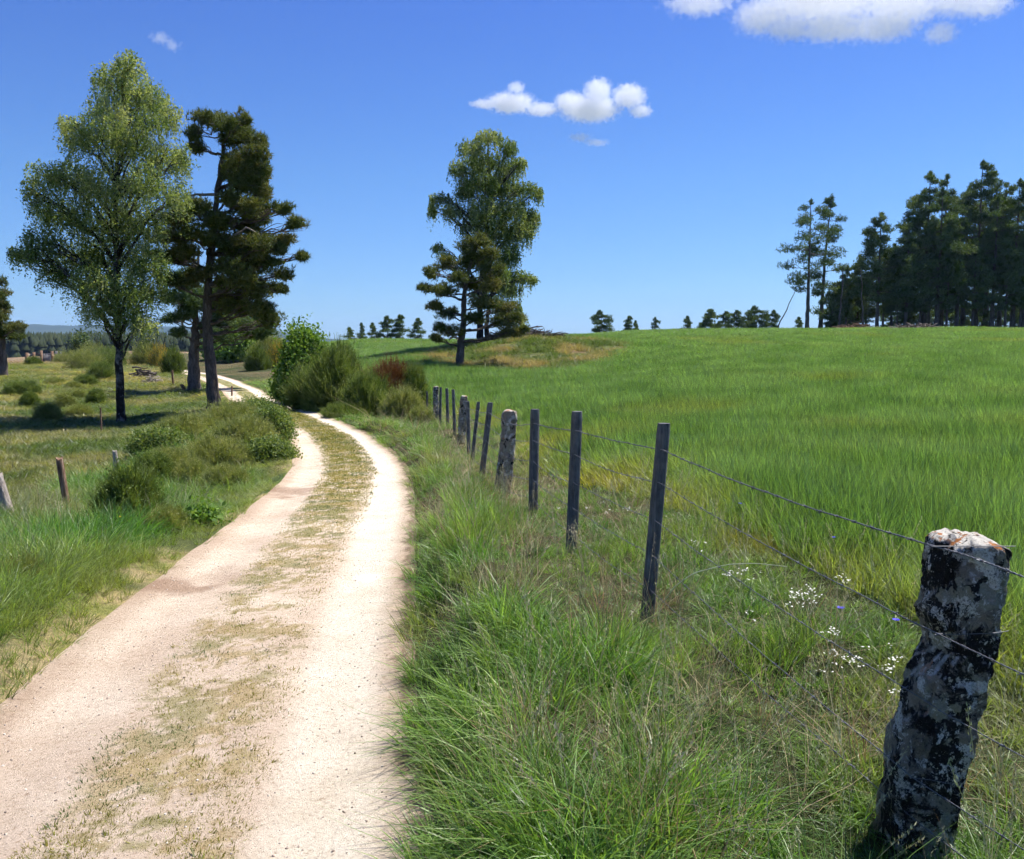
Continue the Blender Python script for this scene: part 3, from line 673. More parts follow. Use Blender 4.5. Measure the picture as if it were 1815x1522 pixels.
pine('pine cut by the left edge of the view beyond the pasture', 62, (4, 655),
  [(4, 640), (3, 600), (0, 550), (-8, 490)], .42,
  [(0,500,14,8),(-6,520,22,12),(6,545,14,9),(-8,560,26,14),(22,582,24,10),(0,590,26,11),(-30,575,34,18),(-30,530,34,18),(-40,500,30,18),(30,597,14,6)], 2.4, 1, 1.0, seed=41, brown=.12)

birch('tall open birch with light green crown on the mound beyond the field', 63, (852, 606),
  [(850, 580), (852, 500), (862, 420), (868, 330), (865, 250)], .30,
  [(868,245,30,16),(832,262,26,18),(900,262,20,18),(858,285,40,22),(812,300,18,20),(905,300,28,18),(925,290,12,12),(850,325,40,26),(890,335,36,28),(935,335,24,14),(822,340,20,24),(955,345,8,14),
   (782,352,22,12),(768,372,10,14),(805,372,24,18),(862,375,42,30),(912,375,34,28),(945,385,14,18),(835,400,30,26),(885,415,40,30),(925,415,24,26),(940,400,12,18),(776,440,12,10),(790,455,12,10),(900,455,26,26),(880,490,28,26),(925,492,28,10),(945,496,12,8),(905,515,26,16),(905,545,24,16),(920,565,20,12)],
  3.2, 1, .95, group=None, seed=51, leaf=.11, tone_hi=-.05)
birch('second slender stem behind the birch on the mound', 66, (866, 604), [(862, 580), (870, 520), (885, 470)], .26,
  [(880,470,24,18),(862,500,22,20),(895,500,20,18),(872,535,22,18),(850,520,18,16)], 1.8, 0, .8, seed=55, leaf=.11, tone_hi=-.2)
pine('dark spreading pine with bare lower trunk at the edge of the mound', 50, (815, 652),
  [(816, 620), (822, 570), (822, 520), (832, 470), (845, 435)], .27,
  [(850,428,24,13),(830,440,22,14),(868,450,18,13),(840,462,26,16),(862,472,22,14),(788,470,24,11),(765,485,14,11),(808,492,22,13),(758,512,16,8),(785,515,24,11),(770,545,14,12),(790,555,18,12),(835,505,26,14),(868,505,22,13),(880,480,14,10),
   (778,580,12,12),(800,590,20,10),(860,540,28,13),(895,545,22,13),(840,565,24,10),(890,570,26,12),(915,565,14,10),(905,588,24,9),(925,585,10,8),(775,600,10,6)],
  2.4, 1, 1.0, seed=61, brown=.12, dead=([(822, 520, 0), (850, 530, -.6), (880, 540, -1.0)], [(820, 600, 0), (800, 596, .3), (796, 606, .4)]))

# --- pines standing on and beyond the crest of the field: five built, the others are copies of them
def forest_pine(name, label, H, base_crown, spread, seed, loc, group, dens=1.0, cone=.55, lean=0.0, M=None, per=4, rag=1.0):
    r = np.random.default_rng(seed); t = thing(name, label, 'tree', loc, 0, group)
    path = [np.array([0, 0, -.3]), np.array([lean * .3, 0, H * .5]), np.array([lean, 0, H * .98])]
    W = []; zz = base_crown * H
    while zz < H * .97:
        f = (zz / H - base_crown) / (1 - base_crown); R = spread * (1 - f) ** cone * 1.0 * (1 - .45 * rag + .9 * rag * (r.random() - .1)) * (1 - .5 * math.exp(-f * 8)) + .25 * min(1, H / 12)
        for q in range(per if f < .8 else 2):
            a = r.random() * 2 * math.pi; rr_ = R * (.45 + .55 * r.random())
            W.append((np.array([rr_ * math.cos(a) + lean * zz / H, rr_ * math.sin(a), zz + (r.random() - .5) * .5 + .15 * rr_]), np.array([R * .36 + .3 * min(1, H / 12), R * .36 + .3 * min(1, H / 12), (.34 * min(1, H / 12) + .15 * R)])))
        zz += .62 * (H / 12)
    W.append((np.array([lean, 0, H * .97]), np.array([.25, .25, .45]) * min(1, H / 9)))
    obj('trunk', mesh_np('trunk', trunk_and_limbs(path, .018 * H, .03, W, .05, limb_r=.05), smooth=True), M_pine_bark, t)
    L = []
    for c, rad in W:
        n_ = int(dens * 80 * (rad[0] + .3)); q = clump_pts(n_, c, rad, .7, .1)
        L.append(needle_tufts(q, .34 * min(1, .55 + H / 25), 6, .095, .7, np.clip(.42 + .16 * r.normal() + .14 * rng.normal(size=n_), 0, 1)))
    obj('crown', crown_mesh('crown', L), M or M_fir_leaf, t); return t
def tree_at(u, vtop, Y):
    b = at(u, Y); return b, P(u, vtop, Y)[2] - b[2]
FG = 'pines of the wood on the crest of the field'
protos = []
b, H = tree_at(1427, 352, 104)
protos.append(forest_pine('forest_pine', 'open crowned pine with long low boughs, leftmost tall pine of the crest', H, .30, 4.2, 1, b, FG, .60, .7, per=2))
b, H = tree_at(1450, 343, 108)
protos.append(forest_pine('forest_pine', 'slim pine with tufted top just right of the leftmost tall pine', H, .28, 3.0, 2, b, FG, .65, .6, .9, per=2))
b, H = tree_at(1632, 300, 106)
protos.append(forest_pine('forest_pine', 'tall dense pine with pointed top where the dark wood steps up', H, .30, 3.9, 3, b, FG, 1.1, .75))
b, H = tree_at(1722, 282, 107)
protos.append(forest_pine('forest_pine', 'tallest dense pine of the dark wood on the crest', H, .32, 3.7, 4, b, FG, 1.1, .7))
b, H = tree_at(1550, 375, 104)
protos.append(forest_pine('forest_pine', 'shorter pine with a tufted knob top at the near side of the dark wood', H, .25, 2.9, 5, b, FG, 1.0, .75))
PH = [16.5, 16.9, 18.8, 19.9, 13.6]; PH = [float(tree_at(u, v, Y)[1]) for u, v, Y in ((1427,352,104),(1450,343,108),(1632,300,106),(1722,282,107),(1550,375,104))]
place_list = [(1600,395,103,4,1.1),(1575,430,112,4,1.0),(1515,450,110,4,.9),(1662,305,111,2,.9),(1655,330,103,3,1.0),(1605,345,114,2,1),(1690,360,104,2,1),(1752,345,104,3,1),(1765,320,112,2,1),(1788,315,105,3,1),(1808,308,109,2,1),
  (1835,320,104,3,1),(1862,335,110,2,1),(1895,310,106,3,1),(1930,330,108,2,1),(1700,330,118,3,1),(1740,300,120,2,1),(1640,380,122,4,.95),(1530,480,116,4,1),(1495,470,106,4,.8),(1585,480,104,4,1),(1560,455,120,4,1),(1625,450,104,4,.95),(1672,430,103,4,.95),
  (1718,420,103,4,.95),(1775,430,103,4,.95),(1802,420,104,4,.95),(1735,480,126,4,.95),(1610,500,128,4,.95),(1680,470,128,4,.95),(1790,470,127,4,.95),(1970,320,110,3,1),(2010,330,107,2,1),(1500,520,112,4,.8)]
WHERE = ['in the dark wood behind the shorter knob topped pine', 'in the dark wood right of the tallest pine', 'in the dark wood just left of the tallest pine', 'at the right edge of the view']
for i_, (u, v, Y, k, ws) in enumerate(place_list):
    b, H = tree_at(u, v, Y); s = H / PH[k]
    w_ = 0 if u < 1600 else 2 if u < 1720 else 1 if u < 1800 else 3
    hgt = ['low ', 'mid height ', 'tall '][0 if v > 460 else 1 if v > 360 else 2]
    copy_thing(protos[k], b, rng.random() * 6.3, (s * ws, s * ws, s), hgt + 'dark green pine ' + WHERE[w_], FG)
# small pines seen over the horizon line
HG = 'small pines on the skyline'
b, H = tree_at(1338, 545, 120)
sp = [forest_pine('small_pine', 'broad small pine, biggest of the skyline row left of the tall pines', H, .04, 1.9, 7, b, HG, .8, .5, per=3, rag=1.4)]
b, H = tree_at(688, 560, 112)
sp.append(forest_pine('small_pine', 'small pine in the middle of the skyline row left of the mound trees', H, .06, 1.5, 8, b, HG, .7, .6, per=2, rag=1.5))
sh = [float(tree_at(1338,545,120)[1]), float(tree_at(688,560,112)[1])]
for (u, v, Y, k, ws, lb) in [(622,580,112,1,1.0,'smallest leftmost pine of the skyline row left of the mound trees'), (643,572,114,1,.6,'thin second pine of the skyline row left of the mound trees'), (662,572,112,1,.8,'third pine of the skyline row left of the mound trees'),
   (710,558,113,1,.95,'tallest dark pine of the skyline row left of the mound trees'), (742,564,111,1,.9,'last pine of the skyline row, touching the mound trees'), (640,592,108,0,.9,'low round bushy pine at the left end of the skyline row'), (765,592,112,0,.8,'low bushy pine behind the spreading pine'),
   (1065,553,125,0,.85,'flat topped small pine alone on the skyline right of the mound'), (1113,560,125,1,.8,'thin pointed pine right of the flat topped small pine'), (1125,568,128,1,.6,'tiny pine beside the thin pointed pine'), (1160,562,130,1,.5,'faint thin pine in the middle of the open skyline'), (1216,560,128,1,.7,'small pointed pine before the skyline row left of the tall pines'),
   (1256,548,122,1,1.1,'first ragged pine of the skyline row left of the tall pines'), (1283,552,124,1,1.0,'second ragged pine of the skyline row left of the tall pines'), (1302,550,121,1,1.0,'third ragged pine of the skyline row left of the tall pines'), (1322,560,123,0,.8,'low rounded pine beside the broad rounded one'),
   (1365,552,121,0,.7,'rounded pine at the right end of the skyline row'), (1412,562,130,1,.8,'tiny pine under the boughs of the leftmost tall pine'), (1245,568,127,0,.7,'low pine filling the start of the skyline row'), (1270,572,119,0,.9,'bushy low pine in front of the skyline row'),
   (1482,500,110,1,1.2,'small pine between the tall pair and the dark wood'), (1470,520,106,0,.8,'low rounded pine right of the tall pair')]:
    b, H = tree_at(u, v, Y); s = max(.4, H) / sh[k]; copy_thing(sp[k], b, rng.random() * 6.3, (s * ws * 1.1, s * ws * 1.1, s), lb, HG)
# understorey between the trunks of the wood
UG = 'young pines under the dark wood'
for i_ in range(13):
    u = 1500 + i_ * 33 + rng.normal() * 5; Y = 108 + 24 * rng.random(); b, H = tree_at(u, 520 + 30 * rng.random(), Y); s = max(1.0, H) / sh[i_ % 2]
    copy_thing(sp[i_ % 2], b, rng.random() * 6.3, (s * 1.0, s * 1.0, s), 'dark young pine growing in the shade between the trunks of the wood', UG)
# bare snags
for (u, v, lb, ln) in ((1483, 472, 'thin bare snag standing left of the dark wood', .25), (1527, 478, 'pale bare snag leaning at the edge of the dark wood', -.6)):
    b, H = tree_at(u, v, 100); t = thing('dead_trunk', lb, 'tree', b, 0, 'bare snags at the wood')
    obj('trunk', mesh_np('trunk', tube(bend((0, 0, -.2), (ln, 0, H), 9, 0, .02), np.linspace(.12, .05, 9), 7, .2), smooth=True), M_pine_bark, t)
b = at(1500, 103); t = thing('dead_trunk', 'thin dead trunk leaning far left under the tall pair', 'tree', at(1425, 106), 0, 'bare snags at the wood')
pA = P(1380, 552, 106) - at(1425, 106); pB = P(1412, 508, 106) - at(1425, 106)
obj('trunk', mesh_np('trunk', tube(bend((-3.6, 0, -.1), pB, 9, 0, .03), np.linspace(.09, .03, 9), 6, .2)), M_pine_bark, t)

# --- bushes
def bush(name, label, cat, loc, rx, ry, h, M, kind='broom', n=700, seed=0, group=None, leaf=.05, stems=26):
    r = np.random.default_rng(seed); t = thing(name, label, cat, loc, 0, group)
    G = []; L = []
    for s in range(stems):
        a = r.random() * 6.283; k = r.random() ** .5; e = np.array([rx * k * math.cos(a), ry * k * math.sin(a), h * math.sqrt(max(.12, 1 - k * k * .85)) * (.75 + .3 * r.random())])
        G += tube(bend(e * np.array([.15, .15, 0]) - np.array([0, 0, .05]), e * .93, 5, 0, .08), np.linspace(.018 * h + .004, .004, 5), 4)
    obj('stems', mesh_np('stems', G), M_twig if kind == 'heath' else M_pine_bark, t)
    k = r.random(n) ** .42; a = r.random(n) * 6.283; el = np.arcsin(r.random(n) ** .8)
    lump = .62 + .62 * fbm(np.cos(a) * 2.4 + seed, np.sin(a) * 2.4 + el * 3.0, 1.0, 3, seed % 7) + .22 * (r.random(n) < .06) * r.random(n)
    rad = k * lump; c = np.stack([rx * rad * np.cos(a) * np.cos(el), ry * rad * np.sin(a) * np.cos(el), h * rad * np.sin(el) * .96 + .03], 1)
    tn = np.clip(.5 + .6 * (fbm(a * 1.7 + seed, el * 2 + k, .6, 2, 3) - .5) + .16 * r.normal(size=n), 0, 1)
    if kind == 'leaf':
        m_ = 6; cc = np.repeat(c, m_, 0) + r.normal(size=(n * m_, 3)) * leaf * 1.6
        L.append(leaf_quads(cc, leaf, .7, None, np.clip(np.repeat(tn, m_) + .2 * r.normal(size=n * m_), 0, 1)))
    else:
        m_ = 7; d = c / np.array([rx, ry, h]); d = d / (np.linalg.norm(d, axis=1)[:, None] + 1e-6); d[:, 2] = abs(d[:, 2]) + (.9 if kind == 'broom' else .35)
        cc = np.repeat(c, m_, 0); dd = np.repeat(d, m_, 0) + r.normal(size=(n * m_, 3)) * (.38 if kind == 'broom' else .6); dd /= np.linalg.norm(dd, axis=1)[:, None]
        s_ = (leaf * 5 * (.5 + .8 * r.random(n * m_)))[:, None]; b_ = np.cross(dd, rand_dirs(n * m_)); b_ /= np.linalg.norm(b_, axis=1)[:, None] + 1e-9
        cc = cc - dd * s_ * .4; V = np.stack([cc - b_ * leaf * .09, cc + b_ * leaf * .09, cc + dd * s_], 1).reshape(-1, 3)
        L.append((V, np.arange(n * m_ * 3).reshape(-1, 3), np.clip(np.repeat(tn, m_) * .75 + .25 * r.random(n * m_), 0, 1)))
        cc2 = np.repeat(c, 3, 0) + r.normal(size=(n * 3, 3)) * leaf * 1.2
        L.append(leaf_quads(cc2, leaf * .55, .6, None, np.repeat(tn, 3)))
        q_ = max(12, n // 22); a2 = r.random(q_) * 6.283; e2 = .25 + 1.2 * r.random(q_); b0 = np.stack([rx * .8 * np.cos(a2) * np.cos(e2), ry * .8 * np.sin(a2) * np.cos(e2), h * .72 * np.sin(e2)], 1)
        d2 = np.stack([np.cos(a2) * np.cos(e2), np.sin(a2) * np.cos(e2), .5 + np.sin(e2)], 1) + r.normal(size=(q_, 3)) * .25; d2 /= np.linalg.norm(d2, axis=1)[:, None]; s2 = (h * (.22 + .30 * r.random(q_)))[:, None]
        sd = np.cross(d2, rand_dirs(q_)); sd /= np.linalg.norm(sd, axis=1)[:, None] + 1e-9
        L.append((np.stack([b0 - sd * leaf * .10, b0 + sd * leaf * .10, b0 + d2 * s2], 1).reshape(-1, 3), np.arange(q_ * 3).reshape(-1, 3), .5 + .5 * r.random(q_)))
        L.append(leaf_quads(np.repeat(b0, 9, 0) + np.repeat(d2 * s2, 9, 0) * np.tile(np.linspace(.3, 1, 9), q_)[:, None] + r.normal(size=(q_ * 9, 3)) * leaf * .35, leaf * .6, .4, np.repeat(d2, 9, 0) + r.normal(size=(q_ * 9, 3)) * .4, np.repeat(.45 + .5 * r.random(q_), 9)))
    obj('foliage', crown_mesh('foliage', L), M, t); return t
def bush_at(u, vb, vt, wpx, Y=None, **kw):
    """a bush whose foot is at (u, vb) and top at vt, wpx wide"""
    g = at(u, Y) if Y else ground_at(u, vb); Y = g[1]; h = P(u, vt, Y)[2] - g[2]
    rx = px(wpx / 2, Y); ry = kw.pop('ry', rx * .9); return bush(loc=g, rx=rx, ry=ry, h=h, **kw)

# right of the bend
bush_at(545, 712, 576, 92, 38, name='hazel_bush', label='bright green leafy bush, tallest at the bend of the track', cat='bush', M=M_hazel, kind='leaf', n=5200, seed=1, leaf=.13, ry=1.4)
bush_at(512, 708, 640, 50, 40, name='hazel_bush', label='lower leafy bush at the left foot of the tallest bend bush', cat='bush', M=M_hazel, kind='leaf', n=1800, seed=2, leaf=.12)
bush_at(598, 742, 612, 120, 33, name='broom_bush', label='big rounded broom bush right of the bright green leafy bush', cat='bush', M=M_broom, n=9000, seed=3, leaf=.075, ry=1.6)
bush_at(545, 730, 650, 90, 34, name='broom_bush', label='broom bush hanging over the inside of the bend', cat='bush', M=M_broom, n=4000, seed=4, leaf=.07)
bush_at(650, 758, 660, 110, 30.5, name='broom_bush', label='dark lower broom bush between the big rounded one and the rusty bush', cat='bush', M=M_broom, n=6000, seed=5, leaf=.07)
bush_at(692, 745, 636, 112, 32.0, name='rusty_bush', label='rust red half dead bush beside the fence', cat='bush', M=M_rust, n=5600, seed=6, leaf=.065)
bush_at(735, 745, 645, 60, 31.5, name='broom_bush', label='rightmost broom bush, just right of the rust red bush', cat='bush', M=M_broom, n=2800, seed=7, leaf=.06)
bush_at(712, 752, 684, 90, 29, name='dry_bush', label='grey brown twiggy bush below the rust red bush', cat='bush', M=M_heath, kind='heath', n=3200, seed=8, leaf=.05)
bush_at(745, 765, 722, 56, 26, name='dry_bush', label='pale twiggy low bush next to the farthest fence posts', cat='bush', M=M_heath, kind='heath', n=1400, seed=9, leaf=.045)
bush_at(610, 758, 716, 90, 29.5, name='dry_bush', label='low dark scrub bordering the track under the big broom bush', cat='bush', M=M_broom, n=2200, seed=10, leaf=.05)
# beyond the bend
bush_at(440, 642, 572, 110, 92, name='hazel_bush', label='light green leafy tree-like bush behind the two pines', cat='bush', M=M_hazel, kind='leaf', n=3600, seed=11, leaf=.22, ry=2.5)
bush_at(395, 638, 570, 70, 96, name='hazel_bush', label='green leafy bush seen between the pine trunks and the far field', cat='bush', M=M_hazel, kind='leaf', n=2400, seed=12, leaf=.22)
bush_at(458, 655, 612, 50, 72, name='broom_bush', label='dark broom bush at the edge of the far green field', cat='bush', M=M_broom, n=1600, seed=13, leaf=.10)
bush_at(495, 645, 604, 60, 74, name='yellow_broom', label='broom bush with fading yellow flowers left of the tallest bend bush', cat='bush', M=M_yellow, n=900, seed=14, leaf=.09)
bush_at(480, 650, 590, 80, 78, name='broom_bush', label='brownish green broom bush under the pine boughs', cat='bush', M=M_heath, n=2200, seed=15, leaf=.11)
# pasture side
bush_at(283, 628, 606, 44, 82, name='yellow_broom', label='broom bush in yellow flower beyond the birch trunk', cat='bush', M=M_yellow, n=800, seed=16, leaf=.10)
bush_at(262, 640, 602, 70, 85, name='broom_bush', label='brown broom bush left of the yellow flowering one', cat='bush', M=M_heath, n=1500, seed=17, leaf=.11)
bush_at(308, 655, 612, 46, 68, name='broom_bush', label='olive broom bush right of the yellow flowering one', cat='bush', M=M_broom, n=1600, seed=18, leaf=.09)
bush_at(146, 626, 590, 30, 110, name='round_bush', label='small round topped bush against the distant wood', cat='bush', M=M_fir_leaf, kind='leaf', n=900, seed=19, leaf=.2)
PB = 'low bushes scattered over the pasture'
pb = [(150,655,618,60,1,'broom bush on the pasture crest behind the pale stake'),(190,650,618,60,0,'broom bush touching the left side of the birch trunk high up the pasture'),(180,672,640,44,0,'dark bush left of the birch trunk, half way up the pasture'),(120,645,622,50,1,'olive bush right of the broken hut on the crest'),
  (60,648,634,26,0,'small green bush in front of the broken hut'),(152,682,666,34,0,'short dark bush in the row nearest the birch'),(130,690,680,22,1,'small brown bush left of the short dark one'),(28,700,680,40,0,'leftmost dark heath bush of the pasture'),(52,700,678,34,0,'heath bush touching the leftmost dark one'),
  (53,720,698,26,0,'compact dark bush below the leftmost pair'),(95,680,674,26,1,'flat green cushion bush near the crest'),(115,722,700,30,1,'russet bush in the middle of the pasture'),(140,708,694,20,1,'small bush up and right of the russet one'),(170,715,692,26,0,'green bush just left of the birch trunk foot'),
  (140,738,722,40,1,'low russet bush above the tree shadow'),(85,745,715,40,1,'grey dry bush above the tree shadow'),(105,682,676,16,1,'tiny bush near the flat green cushion'),(168,640,606,50,1,'pale green bush behind the birch on the crest'),(206,640,610,50,0,'bush right behind the birch trunk')]
for i_, (u, vb, vt, w_, k, lb) in enumerate(pb):
    bush_at(u, vb, vt - 3, w_ * 1.3, None, name='pasture_bush', label=lb, cat='bush', M=(M_broom, M_heath)[k], kind='heath', n=500 + 18 * w_, seed=60 + i_, leaf=.065, stems=12, group=PB)
# scrub on the left bank
SG = 'scrub bushes on the left bank'
sb = [(455,735,700,90,25.5,0,'broom bush at the inside corner of the bend'),(405,745,705,110,24,1,'scrub bush below the foot of the grey trunked pine'),(478,775,715,70,22,0,'scrub bush at the edge of the track before the bend'),(340,780,728,120,22,1,'olive brown scrub bush in the middle of the left bank, upper row'),
  (430,800,735,110,20,1,'wide scrub bush beside the inner wheel track'),(285,800,755,90,20,0,'leftmost scrub bush of the upper row, by the tree shadow'),(375,835,765,120,18,1,'big brown tinged scrub bush in the middle of the left bank'),(300,840,790,90,17,1,'scrub bush with brown twigs near the grey stake'),
  (470,820,775,80,18.5,0,'greener scrub bush next to the track edge'),(265,850,800,60,16,0,'scrub bush directly right of the big dark broom'),(335,858,812,70,16.2,1,'pale brown twiggy scrub low on the bank'),(330,760,735,90,24,0,'far scrub bush behind the upper row'),(395,870,825,70,15.6,1,'reddish twiggy scrub lowest on the bank')]
for i_, (u, vb, vt, w_, Y, k, lb) in enumerate(sb):
    bush_at(u, vb, vt + 7, w_ * 1.3, Y, name='scrub_bush', label=lb, cat='bush', M=M_hazel_dull if i_ in (0, 5, 8, 2) else (M_broom, M_heath)[k], kind='leaf' if i_ in (0, 5, 8, 2) else 'heath', n=int(3000 if i_ in (0, 5, 8, 2) else 4200), seed=90 + i_, leaf=.050, stems=46, group=SG)
bush_at(222, 955, 836, 120, 10.2, name='broom_bush', label='big dark green upright broom bush beside the leaning brown stake', cat='bush', M=M_broom, n=3600, seed=130, leaf=.055, stems=60)
bush_at(285, 955, 905, 80, 9.6, name='dry_bush', label='small brown leaning bush at the right foot of the dark upright broom', cat='bush', M=M_heath, n=1200, seed=131, leaf=.035)
bush_at(350, 945, 915, 40, 10.2, name='leafy_weed', label='low broad leaved weed clump right against the track edge', cat='plant', M=M_hazel, kind='leaf', n=160, seed=132, leaf=.06, stems=8)
bush_at(20, 1095, 1000, 90, 6.6, name='heath_bush', label='feathery grey green bush at the left edge of the view', cat='bush', M=M_heath, n=1500, seed=133, leaf=.03)

# --- fence
m, nt, out = mat('weathered_post_wood')
tc = N(nt, 'ShaderNodeTexCoord'); mp = N(nt, 'ShaderNodeMapping'); mp.inputs['Scale'].default_value = (1, 1, .09); nt.links.new(tc.outputs['Object'], mp.inputs[0])
n1 = noise(nt, 60, 5, .7, mp.outputs[0]); n2 = noise(nt, 9, 4, .6, tc.outputs['Object'])
col = mixc(nt, .5, ramp(nt, [(.3, (.024, .026, .028)), (.5, (.090, .092, .096)), (.72, (.25, .25, .24))], n1), ramp(nt, [(.35, (.040, .042, .045)), (.65, (.17, .17, .165))], n2))
pbsdf(nt, out, col, .8, .25, n1, .006, 1.0); M_post = m
m, nt, out = mat('split_brown_wood')
tc = N(nt, 'ShaderNodeTexCoord'); mp = N(nt, 'ShaderNodeMapping'); mp.inputs['Scale'].default_value = (1, 1, .1); nt.links.new(tc.outputs['Object'], mp.inputs[0])
n1 = noise(nt, 40, 5, .7, mp.outputs[0]); pbsdf(nt, out, ramp(nt, [(.32, (.05, .03, .022)), (.5, (.22, .13, .08)), (.7, (.42, .32, .24))], n1), .9, .1, n1, .01, 1.0); M_brownpost = m
def granite(name, s, dark=.5):
    """grey granite under black, white and grey-green lichen crusts, a few rust coloured spots"""
    m, nt, out = mat(name); tc = N(nt, 'ShaderNodeTexCoord'); o_ = tc.outputs['Object']
    def shifted(d):
        q = N(nt, 'ShaderNodeVectorMath', operation='ADD'); q.inputs[1].default_value = (d, d * .7, -d); nt.links.new(o_, q.inputs[0]); return q.outputs[0]
    def step(x, a, w=.02): return ramp(nt, [(a - w, (0, 0, 0)), (a + w, (1, 1, 1))], x)
    fine = noise(nt, 150 * s, 5, .8, o_); grain = noise(nt, 420 * s, 3, .8, o_); mid = noise(nt, 13 * s, 7, .74, o_, .3); big = noise(nt, 5.0 * s, 7, .70, shifted(3.1), .5); br = noise(nt, 30 * s, 6, .78, shifted(7.7), .4); cr = noise(nt, 8.5 * s, 8, .76, shifted(12.3), .25)
    stone = mixc(nt, 1.0, ramp(nt, [(.3, (.20, .165, .125)), (.7, (.42, .36, .285))], mid), ramp(nt, [(.3, (.45, .45, .45)), (.7, (1.35, 1.35, 1.35))], grain), 'MULTIPLY')
    blk = ramp(nt, [(.35, (.008, .008, .008)), (.58, (.034, .031, .028)), (.76, (.17, .155, .135))], fine)
    c = mixc(nt, step(big, 1 - dark, .025), stone, blk)
    gl = ramp(nt, [(.4, (.24, .225, .165)), (.7, (.44, .41, .31))], fine)
    c = mixc(nt, step(noise(nt, 7 * s, 4, .6, shifted(20), .1), .57, .012), c, gl)
    wl_ = ramp(nt, [(.35, (.50, .46, .38)), (.7, (.90, .86, .77))], fine)
    c = mixc(nt, math_n(nt, 'MULTIPLY', step(cr, .555, .012), step(fine, .42, .06)), c, wl_)
    c = mixc(nt, step(br, .605, .012), c, wl_)
    g_ = N(nt, 'ShaderNodeSeparateXYZ'); ge = N(nt, 'ShaderNodeNewGeometry'); nt.links.new(ge.outputs['Normal'], g_.inputs[0])
    c = mixc(nt, math_n(nt, 'MULTIPLY', step(g_.outputs[2], .5, .15), step(br, .44, .03)), c, wl_)
    c = mixc(nt, math_n(nt, 'MULTIPLY', step(g_.outputs[2], .5, .15), step(noise(nt, 14 * s, 5, .65, shifted(44), .3), .56, .02)), c, (.42, .17, .06))
    c = mixc(nt, step(noise(nt, 11 * s, 5, .65, shifted(31), .5), .69, .012), c, (.33, .12, .035))
    pbsdf(nt, out, c, .97, .08, math_n(nt, 'ADD', math_n(nt, 'ADD', mid, math_n(nt, 'MULTIPLY', br, .6)), math_n(nt, 'MULTIPLY', fine, .35)), .022, 1.0); return m
M_stone = granite('lichen_granite', 1.0, .52); M_stone2 = granite('lichen_granite_far', 1.3, .46)
m, nt, out = mat('galvanised_wire'); pb_ = pbsdf(nt, out, (.14, .145, .16), .5, .5); pb_.inputs['Metallic'].default_value = .6; M_wire = m

def wood_post(name, Y, base_uv, top_uv, r, parent=None, M=None, taper=.92, label=None, cat=None, group=None, sink=.35, chip=0.0):
    b = P(*base_uv, Y); tp = P(*top_uv, Y); b = b + (b - tp) / np.linalg.norm(b - tp) * sink
    k = 14; n = 26; t = np.linspace(0, 1, n); pts = b + (tp - b) * t[:, None]; th = np.linspace(0, 2 * np.pi, k, endpoint=False)
    prof = 1 + .10 * (fbm(th * 1.3 + Y, th * 0 + Y, .5, 2, 3) - .5) + .05 * (rng.random(k) - .5)
    V = []
    for i_, p in enumerate(pts):
        rr_ = r * (1 - (1 - taper) * t[i_]) * prof * (1 + .05 * (fbm(th * 2, th * 0 + t[i_] * 9, 1, 2, int(Y)) - .5))
        if i_ == n - 1: rr_ = rr_ * .93
        V.append(np.stack([p[0] + rr_ * np.cos(th), p[1] + rr_ * np.sin(th), np.full(k, p[2]) + (chip * (np.sin(th * 2 + 1) + rng.random(k) - .5) if i_ == n - 1 else 0)], 1))
    c = pts[-1] + np.array([0, 0, .004]); V = np.concatenate(V); org = P(*base_uv, Y) if parent is None else np.zeros(3)
    i2 = np.arange(n - 1)[:, None] * k; j2 = np.arange(k)[None]; jn = (j2 + 1) % k
    Fq = np.stack([i2 + j2, i2 + jn, i2 + k + jn, i2 + k + j2], -1).reshape(-1, 4)
    Vc = np.vstack([V[-k:], c]); Fc = np.stack([np.arange(k), (np.arange(k) + 1) % k, np.full(k, k)], 1)
    return obj(name, mesh_np(name, [(V - org, Fq), (Vc - org, Fc)], smooth=False), M or M_post, parent, None if parent is not None else org, **({k_: v_ for k_, v_ in (('label', label), ('category', cat), ('group', group)) if v_}))
